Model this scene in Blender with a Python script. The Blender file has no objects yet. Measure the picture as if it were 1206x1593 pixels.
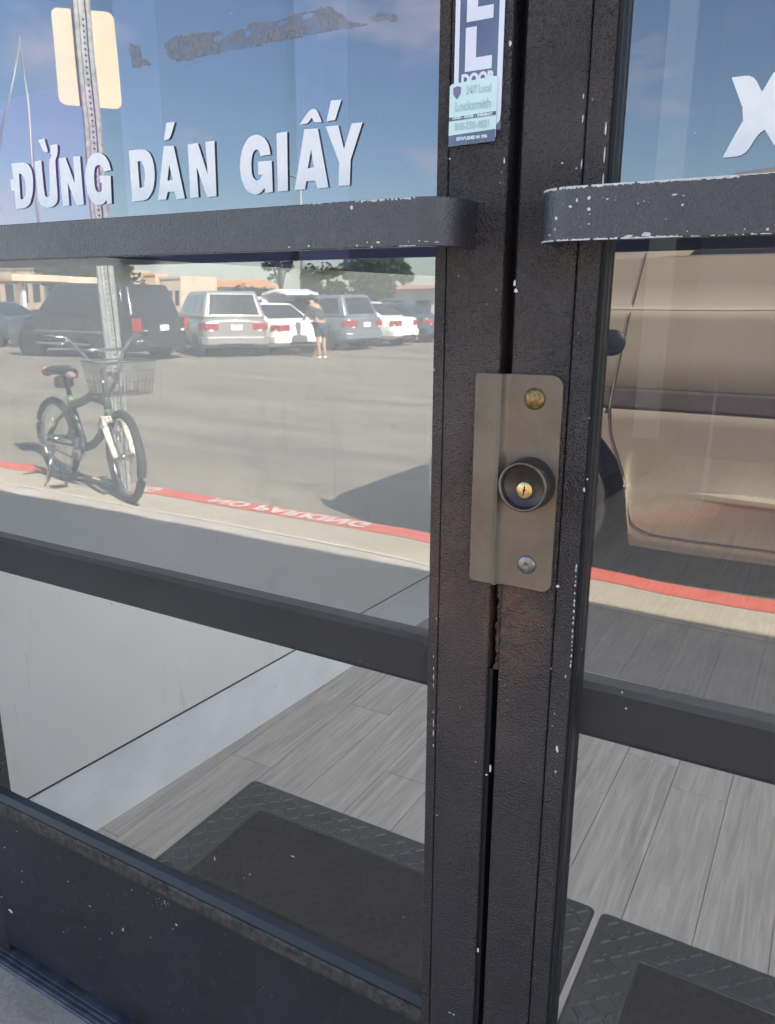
import bpy, bmesh, math, random
from mathutils import Vector, Matrix
sc = bpy.context.scene
COL = sc.collection
random.seed(7)

# ------------------------------------------------------------------ camera, sky, sun, exposure
cam_data = bpy.data.cameras.new('camera')
cam = bpy.data.objects.new('camera', cam_data)
COL.objects.link(cam)
cam_data.sensor_fit = 'VERTICAL'
cam_data.sensor_height = 24.0
cam_data.lens = 24.0 * 1215 / 1593
cam_data.clip_start = 0.02
cam_data.clip_end = 2000
CR = [(0.867924, 0.132572, -0.478678), (0.496682, -0.224225, 0.838469), (0.003826, -0.965478, -0.260457)]
cm = Matrix(((CR[0][0], -CR[0][1], -CR[0][2], 0.0),
             (CR[1][0], -CR[1][1], -CR[1][2], -0.65),
             (CR[2][0], -CR[2][1], -CR[2][2], 1.12), (0, 0, 0, 1)))
cm3 = cm.to_3x3()
cm3.normalize()
cam.matrix_world = Matrix.Translation(cm.translation) @ cm3.to_4x4()
cam_data.dof.use_dof = False
sc.camera = cam

SUN = Vector((0.62, 0.30, 0.64)).normalized()
world = bpy.data.worlds.new('World')
sc.world = world
world.use_nodes = True
wn = world.node_tree
wn.nodes.clear()
w_out = wn.nodes.new('ShaderNodeOutputWorld')
w_bg = wn.nodes.new('ShaderNodeBackground')
w_sky = wn.nodes.new('ShaderNodeTexSky')
w_sky.sky_type = 'NISHITA'
w_sky.sun_disc = False
w_sky.sun_elevation = math.asin(SUN.z)
w_sky.sun_rotation = math.atan2(SUN.x, SUN.y)
w_sky.altitude = 20
w_sky.air_density = 1.0
w_sky.dust_density = 0.5
w_sky.ozone_density = 2.0
w_bg.inputs['Strength'].default_value = 0.05
# sparse fair-weather clouds, the same all round the sky
tc = wn.nodes.new('ShaderNodeTexCoord')
mp = wn.nodes.new('ShaderNodeMapping'); mp.inputs['Scale'].default_value = (1, 1, 2.6)
ns = wn.nodes.new('ShaderNodeTexNoise'); ns.inputs['Scale'].default_value = 5.5; ns.inputs['Detail'].default_value = 6; ns.inputs['Roughness'].default_value = 0.55
rp = wn.nodes.new('ShaderNodeValToRGB'); rp.color_ramp.elements[0].position = 0.53; rp.color_ramp.elements[1].position = 0.76
mx = wn.nodes.new('ShaderNodeMixRGB'); mx.inputs[2].default_value = (7.0, 6.2, 6.4, 1)
mlt = wn.nodes.new('ShaderNodeMath'); mlt.operation = 'MULTIPLY'; mlt.inputs[1].default_value = 0.7
wn.links.new(tc.outputs['Generated'], mp.inputs[0]); wn.links.new(mp.outputs[0], ns.inputs[0])
wn.links.new(ns.outputs[0], rp.inputs[0]); wn.links.new(rp.outputs[0], mlt.inputs[0])
wn.links.new(mlt.outputs[0], mx.inputs[0]); wn.links.new(w_sky.outputs[0], mx.inputs[1])
wn.links.new(mx.outputs[0], w_bg.inputs[0]); wn.links.new(w_bg.outputs[0], w_out.inputs[0])

sun_data = bpy.data.lights.new('sun', 'SUN')
sun_data.energy = 4.2
sun_data.angle = math.radians(0.5)
sun_data.color = (1.0, 0.94, 0.84)
sun = bpy.data.objects.new('sun', sun_data)
COL.objects.link(sun)
sun.rotation_euler = SUN.to_track_quat('Z', 'Y').to_euler()
sun.location = (8, 4, 10)

sc.view_settings.view_transform = 'Standard'
sc.view_settings.look = 'None'
sc.view_settings.gamma = 1
sc.view_settings.use_curve_mapping = False
sc.view_settings.exposure = 2.85
sc.render.engine = 'CYCLES'
sc.cycles.max_bounces = 12
sc.cycles.transparent_max_bounces = 16
sc.cycles.glossy_bounces = 6
sc.cycles.diffuse_bounces = 5
sc.cycles.use_denoising = True

# ------------------------------------------------------------------ helpers
def tag(o, label=None, cat=None, group=None, kind=None):
    if label: o['label'] = label
    if cat: o['category'] = cat
    if group: o['group'] = group
    if kind: o['kind'] = kind
    return o

def thing(name, label, cat, loc=(0, 0, 0), rotz=0.0, group=None):
    o = bpy.data.objects.new(name, None)
    COL.objects.link(o)
    o.location = loc
    o.rotation_euler = (0, 0, rotz)
    o.empty_display_size = 0.1
    return tag(o, label, cat, group)

def link_mesh(name, me, mats, parent=None, smooth=False, bevel=0.0, seg=2):
    o = bpy.data.objects.new(name, me)
    COL.objects.link(o)
    for m in (mats if isinstance(mats, (list, tuple)) else [mats]):
        me.materials.append(m)
    if smooth:
        for p in me.polygons: p.use_smooth = True
    if bevel:
        b = o.modifiers.new('bevel', 'BEVEL'); b.width = bevel; b.segments = seg; b.limit_method = 'ANGLE'; b.angle_limit = math.radians(40)
    if parent: o.parent = parent
    return o

def from_bm(name, bm, mats, parent=None, smooth=False, bevel=0.0, seg=2, recalc=True):
    if recalc: bmesh.ops.recalc_face_normals(bm, faces=bm.faces)
    me = bpy.data.meshes.new(name)
    bm.to_mesh(me); bm.free()
    return link_mesh(name, me, mats, parent, smooth, bevel, seg)

def add_box(bm, x0, x1, y0, y1, z0, z1, mi=0):
    v = [bm.verts.new((x, y, z)) for x in (x0, x1) for y in (y0, y1) for z in (z0, z1)]
    for f in ((0, 1, 3, 2), (4, 6, 7, 5), (0, 4, 5, 1), (2, 3, 7, 6), (0, 2, 6, 4), (1, 5, 7, 3)):
        bm.faces.new([v[i] for i in f]).material_index = mi

def box(name, x0, x1, y0, y1, z0, z1, mat, parent=None, bevel=0.0, seg=2):
    bm = bmesh.new(); add_box(bm, x0, x1, y0, y1, z0, z1)
    return from_bm(name, bm, mat, parent, bevel=bevel, seg=seg)

def add_prism(bm, pts, d, a, b, mi=0):
    """extrude a polygon; d picks the axis: 'x' pts=(y,z), 'y' pts=(x,z), 'z' pts=(x,y)"""
    def P(p, t):
        return {'x': (t, p[0], p[1]), 'y': (p[0], t, p[1]), 'z': (p[0], p[1], t)}[d]
    A = [bm.verts.new(P(p, a)) for p in pts]; B = [bm.verts.new(P(p, b)) for p in pts]
    n = len(pts)
    bm.faces.new(A).material_index = mi; bm.faces.new(B).material_index = mi
    for i in range(n):
        bm.faces.new((A[i], A[(i + 1) % n], B[(i + 1) % n], B[i])).material_index = mi

def prism(name, pts, d, a, b, mat, parent=None, bevel=0.0, smooth=False):
    bm = bmesh.new(); add_prism(bm, pts, d, a, b)
    return from_bm(name, bm, mat, parent, bevel=bevel, smooth=smooth)

def add_tube(bm, pts, r, n=8, closed=False, mi=0):
    pts = [Vector(p) for p in pts]
    rs = r if isinstance(r, (list, tuple)) else [r] * len(pts)
    rings = []
    m = len(pts)
    for i, p in enumerate(pts):
        if closed: t = pts[(i + 1) % m] - pts[(i - 1) % m]
        else: t = pts[min(i + 1, m - 1)] - pts[max(i - 1, 0)]
        t.normalize()
        ref = Vector((0, 0, 1)) if abs(t.z) < 0.9 else Vector((1, 0, 0))
        u = t.cross(ref).normalized(); w = t.cross(u)
        rings.append([bm.verts.new(p + rs[i] * (math.cos(2 * math.pi * k / n) * u + math.sin(2 * math.pi * k / n) * w)) for k in range(n)])
    for i in range(m if closed else m - 1):
        A = rings[i]; B = rings[(i + 1) % m]
        for k in range(n):
            f = bm.faces.new((A[k], A[(k + 1) % n], B[(k + 1) % n], B[k])); f.material_index = mi; f.smooth = True
    if not closed:
        bm.faces.new(rings[0]).material_index = mi; bm.faces.new(list(reversed(rings[-1]))).material_index = mi

def tube(name, pts, r, mat, parent=None, n=8, closed=False):
    bm = bmesh.new(); add_tube(bm, pts, r, n, closed)
    return from_bm(name, bm, mat, parent)

def add_lathe(bm, prof, M, n=32, mi=0, smooth=True):
    """prof = [(r, h)], spun round local z, placed by matrix M"""
    rings = []
    for r, h in prof:
        if r < 1e-6: rings.append([bm.verts.new(M @ Vector((0, 0, h)))])
        else: rings.append([bm.verts.new(M @ Vector((r * math.cos(2 * math.pi * k / n), r * math.sin(2 * math.pi * k / n), h))) for k in range(n)])
    for A, B in zip(rings, rings[1:]):
        for k in range(n):
            q = [A[k % len(A)], A[(k + 1) % n % len(A)], B[(k + 1) % n % len(B)], B[k % len(B)]]
            u = []
            for v in q:
                if v not in u: u.append(v)
            if len(u) > 2:
                f = bm.faces.new(u); f.material_index = mi; f.smooth = smooth

def lathe(name, prof, M, mat, parent=None, n=32):
    bm = bmesh.new(); add_lathe(bm, prof, M, n)
    return from_bm(name, bm, mat, parent)

def face_out(x, y, z):          # local z points out of the shopfront (towards -y)
    return Matrix.Translation((x, y, z)) @ Matrix.Rotation(math.pi / 2, 4, 'X')

def text(name, body, size, mat, M, parent=None, bold=0.0, align='CENTER', xs=1.0, space=1.0):
    c = bpy.data.curves.new(name, 'FONT')
    c.body = body; c.size = size; c.align_x = align; c.align_y = 'CENTER'; c.offset = bold; c.space_character = space
    c.materials.append(mat)
    o = bpy.data.objects.new(name, c); COL.objects.link(o)
    if parent: o.parent = parent
    o.matrix_local = M @ Matrix.Diagonal((xs, 1, 1, 1))
    return o

# ------------------------------------------------------------------ materials
class NT:
    def __init__(s, name):
        s.m = bpy.data.materials.new(name); s.m.use_nodes = True; s.t = s.m.node_tree; s.t.nodes.clear()
        s.out = s.t.nodes.new('ShaderNodeOutputMaterial')
    def n(s, t, **k):
        o = s.t.nodes.new('ShaderNode' + t)
        for a, v in k.items():
            if a.startswith('_'): setattr(o, a[1:], v)
            else:
                key = int(a[1:]) if a[0] == 'i' and a[1:].isdigit() else a.replace('__', ' ')
                o.inputs[key].default_value = v
        return o
    def l(s, a, b): s.t.links.new(a, b)
    def coord(s, scale=(1, 1, 1), rot=(0, 0, 0), kind='Object', loc=(0, 0, 0)):
        c = s.n('TexCoord'); m = s.n('Mapping'); m.inputs['Scale'].default_value = scale; m.inputs['Rotation'].default_value = rot; m.inputs['Location'].default_value = loc
        s.l(c.outputs[kind], m.inputs[0]); return m.outputs[0]
    def noise(s, co, scale, detail=4, rough=0.5, dist=0.0):
        n = s.n('TexNoise', Scale=scale, Detail=detail, Roughness=rough, Distortion=dist); s.l(co, n.inputs[0]); return n.outputs[0]
    def ramp(s, v, stops):
        r = s.n('ValToRGB'); e = r.color_ramp.elements
        while len(e) < len(stops): e.new(0.5)
        for q, (p, c) in zip(e, stops):
            q.position = p; q.color = (c, c, c, 1) if isinstance(c, (int, float)) else (*c, 1)
        s.l(v, r.inputs[0]); return r.outputs[0]
    def mix(s, f, a, b, bt='MIX'):
        m = s.n('MixRGB', _blend_type=bt)
        for i, v in enumerate((f, a, b)):
            if hasattr(v, 'node'): s.l(v, m.inputs[i])
            else: m.inputs[i].default_value = v if i == 0 else (*v, 1)
        return m.outputs[0]
    def math(s, op, a, b=0.0):
        m = s.n('Math', _operation=op)
        for i, v in enumerate((a, b)):
            if hasattr(v, 'node'): s.l(v, m.inputs[i])
            else: m.inputs[i].default_value = v
        return m.outputs[0]
    def bump(s, h, strength, dist, nrm=None):
        b = s.n('Bump', Strength=strength, Distance=dist); s.l(h, b.inputs['Height'])
        if nrm: s.l(nrm, b.inputs['Normal'])
        return b.outputs[0]
    def bsdf(s, col, rough=0.5, metal=0.0, nrm=None, spec=0.5, **k):
        b = s.n('BsdfPrincipled')
        for key, v in (('Base Color', col), ('Roughness', rough), ('Metallic', metal), ('Specular IOR Level', spec)):
            if hasattr(v, 'node'): s.l(v, b.inputs[key])
            else: b.inputs[key].default_value = (*v, 1) if isinstance(v, tuple) else v
        for key, v in k.items(): b.inputs[key.replace('__', ' ')].default_value = v
        if nrm: s.l(nrm, b.inputs['Normal'])
        return b.outputs[0]
    def done(s, sh):
        s.l(sh, s.out.inputs[0]); return s.m

def plain(name, col, rough=0.5, metal=0.0, spec=0.5, vary=0.12, scale=20, bump=0.0, bscale=200, bdist=0.001, **k):
    t = NT(name); co = t.coord()
    n = t.noise(co, scale, 5)
    c = t.mix(t.ramp(n, [(0.35, 0.0), (0.65, 1.0)]), tuple(v * (1 - vary) for v in col), tuple(min(1, v * (1 + vary)) for v in col))
    r = t.math('ADD', t.math('MULTIPLY', t.math('SUBTRACT', n, 0.5), 0.2), rough)
    nrm = t.bump(t.noise(co, bscale, 3), bump, bdist) if bump else None
    return t.done(t.bsdf(c, r, metal, nrm, spec, **k))

def door_paint():
    t = NT('textured_dark_door_paint'); co = t.coord()
    # orange-peel relief; dull worn coat with dusty and slightly bluer areas
    pe = t.noise(co, 520, 2, 0.5); pe2 = t.noise(co, 230, 2, 0.5)
    h = t.math('ADD', pe, t.math('MULTIPLY', pe2, 0.35))
    big = t.noise(co, 6, 4)
    base = t.mix(t.ramp(big, [(0.35, 0.0), (0.7, 1.0)]), (0.025, 0.020, 0.020), (0.047, 0.037, 0.035))
    dust = t.noise(co, 55, 8, 0.7)
    base = t.mix(t.math('MULTIPLY', t.ramp(dust, [(0.55, 0.0), (0.8, 1.0)]), 0.35), base, (0.14, 0.13, 0.13))
    # rust and hand grime about the lock: shape of its own round x -0.24, z 0.90
    sep = t.n('SeparateXYZ'); t.l(t.coord(), sep.inputs[0])
    def blob(cx, cz, rx, rz):
        a = t.math('DIVIDE', t.math('SUBTRACT', sep.outputs[0], cx), rx); b = t.math('DIVIDE', t.math('SUBTRACT', sep.outputs[2], cz), rz)
        d = t.math('ADD', t.math('MULTIPLY', a, a), t.math('MULTIPLY', b, b))
        return t.math('MAXIMUM', t.math('SUBTRACT', 1.0, d), 0.0)
    m = t.math('MAXIMUM', blob(-0.235, 0.845, 0.040, 0.085), t.math('MAXIMUM', blob(-0.208, 1.005, 0.013, 0.032), t.math('MULTIPLY', blob(-0.31, 0.88, 0.035, 0.09), 0.5)))
    m = t.math('MULTIPLY', m, t.ramp(t.noise(co, 60, 6, 0.65), [(0.36, 0.0), (0.66, 1.0)]))
    broad = t.math('MULTIPLY', blob(-0.27, 0.89, 0.09, 0.26), 0.30)
    base = t.mix(t.math('MINIMUM', t.math('ADD', t.math('MULTIPLY', m, 0.9), broad), 1.0), base, (0.155, 0.080, 0.045))
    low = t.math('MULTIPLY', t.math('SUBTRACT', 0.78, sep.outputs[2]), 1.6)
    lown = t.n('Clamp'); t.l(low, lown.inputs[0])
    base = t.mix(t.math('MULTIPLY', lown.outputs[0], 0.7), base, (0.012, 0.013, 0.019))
    # tiny spatter of white paint
    v = t.n('TexVoronoi', Scale=110.0); t.l(co, v.inputs[0])
    sp = t.math('MULTIPLY', t.math('LESS_THAN', v.outputs['Distance'], 0.09), t.ramp(t.noise(co, 9, 3), [(0.5, 0.0), (0.55, 1.0)]))
    vc = t.n('SeparateColor'); t.l(v.outputs['Color'], vc.inputs[0])
    sp = t.math('MULTIPLY', sp, t.math('GREATER_THAN', vc.outputs[0], 0.86))
    base = t.mix(t.math('MULTIPLY', sp, 0.5), base, (0.5, 0.5, 0.5))
    r = t.ramp(t.noise(co, 14, 5), [(0.3, 0.24), (0.7, 0.42)])
    hs = t.math('MULTIPLY', h, t.ramp(t.noise(co, 11, 3), [(0.3, 0.45), (0.7, 1.0)]))
    return t.done(t.bsdf(base, r, 0.0, t.bump(hs, 1.0, 0.0048), 0.75))

def smooth_paint():
    t = NT('smooth_dark_rail_paint'); co = t.coord()
    base = t.mix(t.ramp(t.noise(co, 5, 5), [(0.35, 0.0), (0.7, 1.0)]), (0.015, 0.016, 0.023), (0.028, 0.029, 0.038))
    d = t.noise(co, 38, 10, 0.75)
    base = t.mix(t.math('MULTIPLY', t.ramp(d, [(0.56, 0.0), (0.8, 1.0)]), 0.3), base, (0.22, 0.24, 0.27))
    v = t.n('TexVoronoi', Scale=70.0); t.l(co, v.inputs[0])
    vc = t.n('SeparateColor'); t.l(v.outputs['Color'], vc.inputs[0])
    sp = t.math('MULTIPLY', t.math('LESS_THAN', v.outputs['Distance'], 0.06), t.math('GREATER_THAN', vc.outputs[0], 0.7))
    base = t.mix(t.math('MULTIPLY', sp, 0.6), base, (0.5, 0.5, 0.48))
    sx = t.coord(scale=(3, 3, 60)); scr = t.ramp(t.noise(sx, 12, 6, 0.7, 1.5), [(0.68, 0.0), (0.72, 1.0)])
    base = t.mix(t.math('MULTIPLY', scr, 0.15), base, (0.3, 0.3, 0.32))
    r = t.ramp(t.noise(co, 10, 6), [(0.3, 0.28), (0.7, 0.5)])
    return t.done(t.bsdf(base, r, 0.0, t.bump(t.noise(co, 260, 3), 0.15, 0.0006), 0.5))

def dusty_ledge():
    t = NT('dusty_ledge_paint'); co = t.coord()
    d = t.noise(co, 90, 8, 0.7)
    c = t.mix(t.ramp(d, [(0.35, 0.0), (0.7, 1.0)]), (0.022, 0.022, 0.023), (0.11, 0.10, 0.082))
    return t.done(t.bsdf(c, 0.75, 0.0, t.bump(t.noise(co, 700, 4), 0.6, 0.001), 0.3))

def glass_mat(name, tint, refl, dust, dustcol=(0.55, 0.56, 0.55)):
    t = NT(name)
    co = t.coord()
    gl = t.n('BsdfGlossy', Roughness=0.012, Color=(0.97, 0.98, 1.0, 1))
    # very slight waviness of rolled glass and film
    bp = t.bump(t.noise(t.coord(scale=(1, 1, 0.6)), 5, 2), 0.03, 0.01); t.l(bp, gl.inputs['Normal'])
    tr = t.n('BsdfTransparent', Color=(*tint, 1))
    fr = t.n('Fresnel', IOR=1.5)
    f = t.math('ADD', t.math('MULTIPLY', fr.outputs[0], 0.9), refl)
    m = t.n('MixShader'); t.l(f, m.inputs[0]); t.l(tr.outputs[0], m.inputs[1]); t.l(gl.outputs[0], m.inputs[2])
    df = t.n('BsdfDiffuse', Color=(*dustcol, 1))
    sm = t.ramp(t.noise(co, 2.2, 6, 0.6, 0.6), [(0.3, 0.55), (0.7, 1.0)])
    v = t.n('TexVoronoi', Scale=36.0); t.l(co, v.inputs[0])
    vc = t.n('SeparateColor'); t.l(v.outputs['Color'], vc.inputs[0])
    sp = t.math('MULTIPLY', t.math('LESS_THAN', v.outputs['Distance'], 0.03), t.math('GREATER_THAN', vc.outputs[0], 0.6))
    stre = t.ramp(t.noise(t.coord(scale=(60, 1, 1.2)), 3, 4, 0.6), [(0.56, 0.0), (0.75, 1.0)])
    wipe = t.ramp(t.noise(t.coord(scale=(1.0, 1, 1.3), rot=(0, 0.6, 0)), 5, 8, 0.72, 2.5), [(0.55, 0.0), (0.75, 1.0)])
    stre = t.math('ADD', stre, wipe)
    df_f = t.math('ADD', t.math('MULTIPLY', sm, dust), t.math('ADD', t.math('MULTIPLY', sp, 0.4), t.math('MULTIPLY', stre, dust * 0.35)))
    scr = t.ramp(t.noise(t.coord(scale=(1, 1, 0.05), rot=(0, 0.9, 0)), 55, 2, 0.5, 1.2), [(0.735, 0.0), (0.75, 1.0)])
    scr2 = t.ramp(t.noise(t.coord(scale=(1, 1, 0.06), rot=(0, -0.7, 0)), 48, 2, 0.5, 1.0), [(0.745, 0.0), (0.76, 1.0)])
    df_f = t.math('ADD', df_f, t.math('MULTIPLY', t.math('ADD', scr, scr2), 0.10))
    m2 = t.n('MixShader'); t.l(df_f, m2.inputs[0]); t.l(m.outputs[0], m2.inputs[1]); t.l(df.outputs[0], m2.inputs[2])
    return t.done(m2.outputs[0])

def clear_pass():
    t = NT('glass_edge_clear'); tr = t.n('BsdfTransparent', Color=(0.97, 0.98, 0.98, 1)); return t.done(tr.outputs[0])

def vinyl():
    t = NT('white_vinyl_letter'); g = t.n('NewGeometry'); co = t.coord()
    c = t.mix(t.ramp(t.noise(co, 90, 6, 0.7), [(0.3, 0.0), (0.75, 1.0)]), (0.93, 0.94, 0.94), (0.84, 0.86, 0.88))
    a = t.bsdf(c, 0.45); b = t.bsdf((0.10, 0.11, 0.12), 0.8)
    m = t.n('MixShader'); t.l(g.outputs['Backfacing'], m.inputs[0]); t.l(a, m.inputs[1]); t.l(b, m.inputs[2])
    return t.done(m.outputs[0])

def concrete(name, a, b, scale=3.0, fine=120, rough=0.85, bumps=0.4):
    t = NT(name); co = t.coord()
    n1 = t.noise(co, scale, 8, 0.65); n2 = t.noise(co, fine, 5, 0.7); n3 = t.noise(co, scale * 6, 6, 0.6, 0.5)
    c = t.mix(t.ramp(n1, [(0.35, 0.0), (0.68, 1.0)]), a, b)
    c = t.mix(t.math('MULTIPLY', t.ramp(n2, [(0.4, 0.0), (0.75, 1.0)]), 0.35), c, tuple(v * 1.5 for v in b))
    c = t.mix(t.math('MULTIPLY', t.ramp(n3, [(0.50, 0.0), (0.72, 1.0)]), 0.28), c, tuple(v * 0.55 for v in a))
    return t.done(t.bsdf(c, rough, 0.0, t.bump(n2, bumps, 0.004, t.bump(n3, bumps, 0.008)), 0.3))

def asphalt():
    t = NT('worn_parking_asphalt'); co = t.coord()
    n1 = t.noise(t.coord(scale=(0.5, 1.4, 1)), 0.6, 6, 0.6, 0.4); n2 = t.noise(co, 70, 4, 0.8); n3 = t.noise(t.coord(scale=(0.25, 1.2, 1), rot=(0, 0, 0.12)), 1.1, 5, 0.55)
    c = t.mix(t.ramp(n1, [(0.35, 0.0), (0.65, 1.0)]), (0.16, 0.140, 0.108), (0.24, 0.212, 0.165))
    c = t.mix(t.math('MULTIPLY', t.ramp(n3, [(0.52, 0.0), (0.66, 1.0)]), 0.6), c, (0.095, 0.087, 0.078))
    vo = t.n('TexVoronoi', Scale=0.22, Randomness=1.0); vo.feature = 'DISTANCE_TO_EDGE'
    wob = t.n('TexNoise', Scale=1.2, Detail=5.0); t.l(co, wob.inputs[0])
    vm = t.n('VectorMath', _operation='ADD'); t.l(co, vm.inputs[0]); t.l(wob.outputs['Color'], vm.inputs[1]); t.l(vm.outputs[0], vo.inputs[0])
    c = t.mix(t.math('MULTIPLY', t.math('LESS_THAN', vo.outputs[0], 0.006), 0.35), c, (0.05, 0.047, 0.043))
    st = t.ramp(t.noise(co, 1.7, 3, 0.5), [(0.66, 0.0), (0.72, 1.0)])
    c = t.mix(t.math('MULTIPLY', st, 0.5), c, (0.06, 0.055, 0.05))
    c = t.mix(t.math('MULTIPLY', t.ramp(n2, [(0.4, 0.0), (0.75, 1.0)]), 0.4), c, (0.25, 0.235, 0.21))
    return t.done(t.bsdf(c, 0.9, 0.0, t.bump(n2, 0.5, 0.01), 0.25))

def wood():
    t = NT('grey_wood_plank'); oi = t.n('ObjectInfo')
    c0 = t.n('TexCoord'); mp_ = t.n('Mapping'); mp_.inputs['Scale'].default_value = (14, 0.9, 9)
    off = t.n('VectorMath', _operation='SCALE'); off.inputs[0].default_value = (7.0, 13.0, 3.0)
    t.l(oi.outputs['Random'], off.inputs['Scale']); t.l(c0.outputs['Object'], mp_.inputs[0])
    ad = t.n('VectorMath', _operation='ADD'); t.l(mp_.outputs[0], ad.inputs[0]); t.l(off.outputs[0], ad.inputs[1])
    g = t.noise(ad.outputs[0], 3.2, 8, 0.65, 1.6)
    mp2 = t.n('Mapping'); mp2.inputs['Scale'].default_value = (6, 0.35, 1); t.l(ad.outputs[0], mp2.inputs[0])
    g2 = t.noise(mp2.outputs[0], 5, 6, 0.75, 0.4)
    g3 = t.noise(ad.outputs[0], 0.8, 3, 0.5, 1.0)
    c = t.mix(t.ramp(g, [(0.34, 0.0), (0.64, 1.0)]), (0.175, 0.168, 0.163), (0.30, 0.288, 0.278))
    c = t.mix(t.math('MULTIPLY', t.ramp(g2, [(0.45, 0.0), (0.68, 1.0)]), 0.55), c, (0.145, 0.14, 0.145))
    c = t.mix(t.math('MULTIPLY', t.ramp(g3, [(0.4, 0.0), (0.7, 1.0)]), 0.4), c, (0.25, 0.24, 0.24))
    return t.done(t.bsdf(c, 0.42, 0.0, t.bump(g2, 0.15, 0.001), 0.4))

def rubber():
    t = NT('black_rubber_mat'); co = t.coord()
    c = t.mix(t.ramp(t.noise(co, 12, 6, 0.6), [(0.3, 0.0), (0.7, 1.0)]), (0.014, 0.015, 0.018), (0.028, 0.030, 0.034))
    return t.done(t.bsdf(c, 0.42, 0.0, t.bump(t.noise(co, 300, 3), 0.2, 0.001), 0.4))

def carpet():
    t = NT('worn_mat_carpet'); co = t.coord()
    n = t.noise(co, 500, 4, 0.8); b = t.noise(co, 7, 6, 0.6)
    w1 = t.n('TexWave', Scale=14.0, Distortion=0.3); w1.wave_type = 'BANDS'; t.l(t.coord(rot=(0, 0, 0.785)), w1.inputs[0])
    w2 = t.n('TexWave', Scale=14.0, Distortion=0.3); w2.wave_type = 'BANDS'; t.l(t.coord(rot=(0, 0, -0.785)), w2.inputs[0])
    w = t.math('MAXIMUM', w1.outputs['Fac'], w2.outputs['Fac'])
    c = t.mix(t.ramp(b, [(0.35, 0.0), (0.7, 1.0)]), (0.011, 0.011, 0.012), (0.024, 0.023, 0.023))
    c = t.mix(t.math('MULTIPLY', n, 0.3), c, (0.05, 0.048, 0.046))
    c = t.mix(t.math('MULTIPLY', t.ramp(w, [(0.9, 0.0), (1.0, 1.0)]), 0.10), c, (0.06, 0.058, 0.056))
    return t.done(t.bsdf(c, 0.95, 0.0, t.bump(t.math('ADD', n, w), 0.8, 0.003), 0.1))

def car_paint(name, col, metal=0.0, rough=0.25, coat=0.6):
    t = NT(name); co = t.coord()
    n = t.noise(co, 3, 5)
    c = t.mix(t.ramp(n, [(0.3, 0.0), (0.7, 1.0)]), tuple(v * 0.93 for v in col), col)
    return t.done(t.bsdf(c, rough, metal, None, 0.5, Coat__Weight=coat, Coat__Roughness=0.06))

def wall_paint():
    t = NT('scuffed_white_wall_paint'); co = t.coord()
    n = t.noise(co, 2.5, 6, 0.6); s_ = t.noise(t.coord(scale=(1, 1, 0.25)), 14, 7, 0.7, 0.6)
    c = t.mix(t.ramp(n, [(0.3, 0.0), (0.7, 1.0)]), (0.72, 0.745, 0.74), (0.80, 0.82, 0.81))
    c = t.mix(t.math('MULTIPLY', t.ramp(s_, [(0.58, 0.0), (0.72, 1.0)]), 0.25), c, (0.36, 0.37, 0.36))
    return t.done(t.bsdf(c, 0.6, 0.0, t.bump(s_, 0.1, 0.002), 0.3))

def residue_mat():
    t = NT('grey_adhesive_residue'); co = t.coord()
    n = t.noise(co, 110, 6, 0.75, 0.6); n2 = t.noise(co, 35, 4, 0.6)
    f = t.math('MULTIPLY', t.ramp(n, [(0.34, 0.25), (0.6, 0.9)]), t.ramp(n2, [(0.32, 0.35), (0.55, 1.0)]))
    d = t.bsdf((0.27, 0.27, 0.28), 0.8); tr = t.n('BsdfTransparent')
    m = t.n('MixShader'); t.l(t.math('MULTIPLY', f, 0.85), m.inputs[0]); t.l(tr.outputs[0], m.inputs[1]); t.l(d, m.inputs[2])
    return t.done(m.outputs[0])

def foliage(name, a, b):
    t = NT(name); oi = t.coord()
    c = t.mix(t.ramp(t.noise(oi, 0.9, 4), [(0.35, 0.0), (0.65, 1.0)]), a, b)
    tl = t.n('BsdfTranslucent'); t.l(c, tl.inputs[0]); m = t.n('MixShader'); m.inputs[0].default_value = 0.45
    t.l(t.bsdf(c, 0.6, 0.0, None, 0.3), m.inputs[1]); t.l(tl.outputs[0], m.inputs[2])
    return t.done(m.outputs[0])

def kerb_red():
    t = NT('faded_red_kerb_paint'); co = t.coord()
    c = t.mix(t.ramp(t.noise(co, 14, 6, 0.7), [(0.35, 0.0), (0.7, 1.0)]), (0.46, 0.075, 0.05), (0.56, 0.13, 0.09))
    c = t.mix(t.math('MULTIPLY', t.ramp(t.noise(co, 60, 6, 0.8), [(0.6, 0.0), (0.75, 1.0)]), 0.5), c, (0.40, 0.30, 0.24))
    return t.done(t.bsdf(c, 0.75, 0.0, t.bump(t.noise(co, 150, 3), 0.3, 0.002), 0.3))

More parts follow.
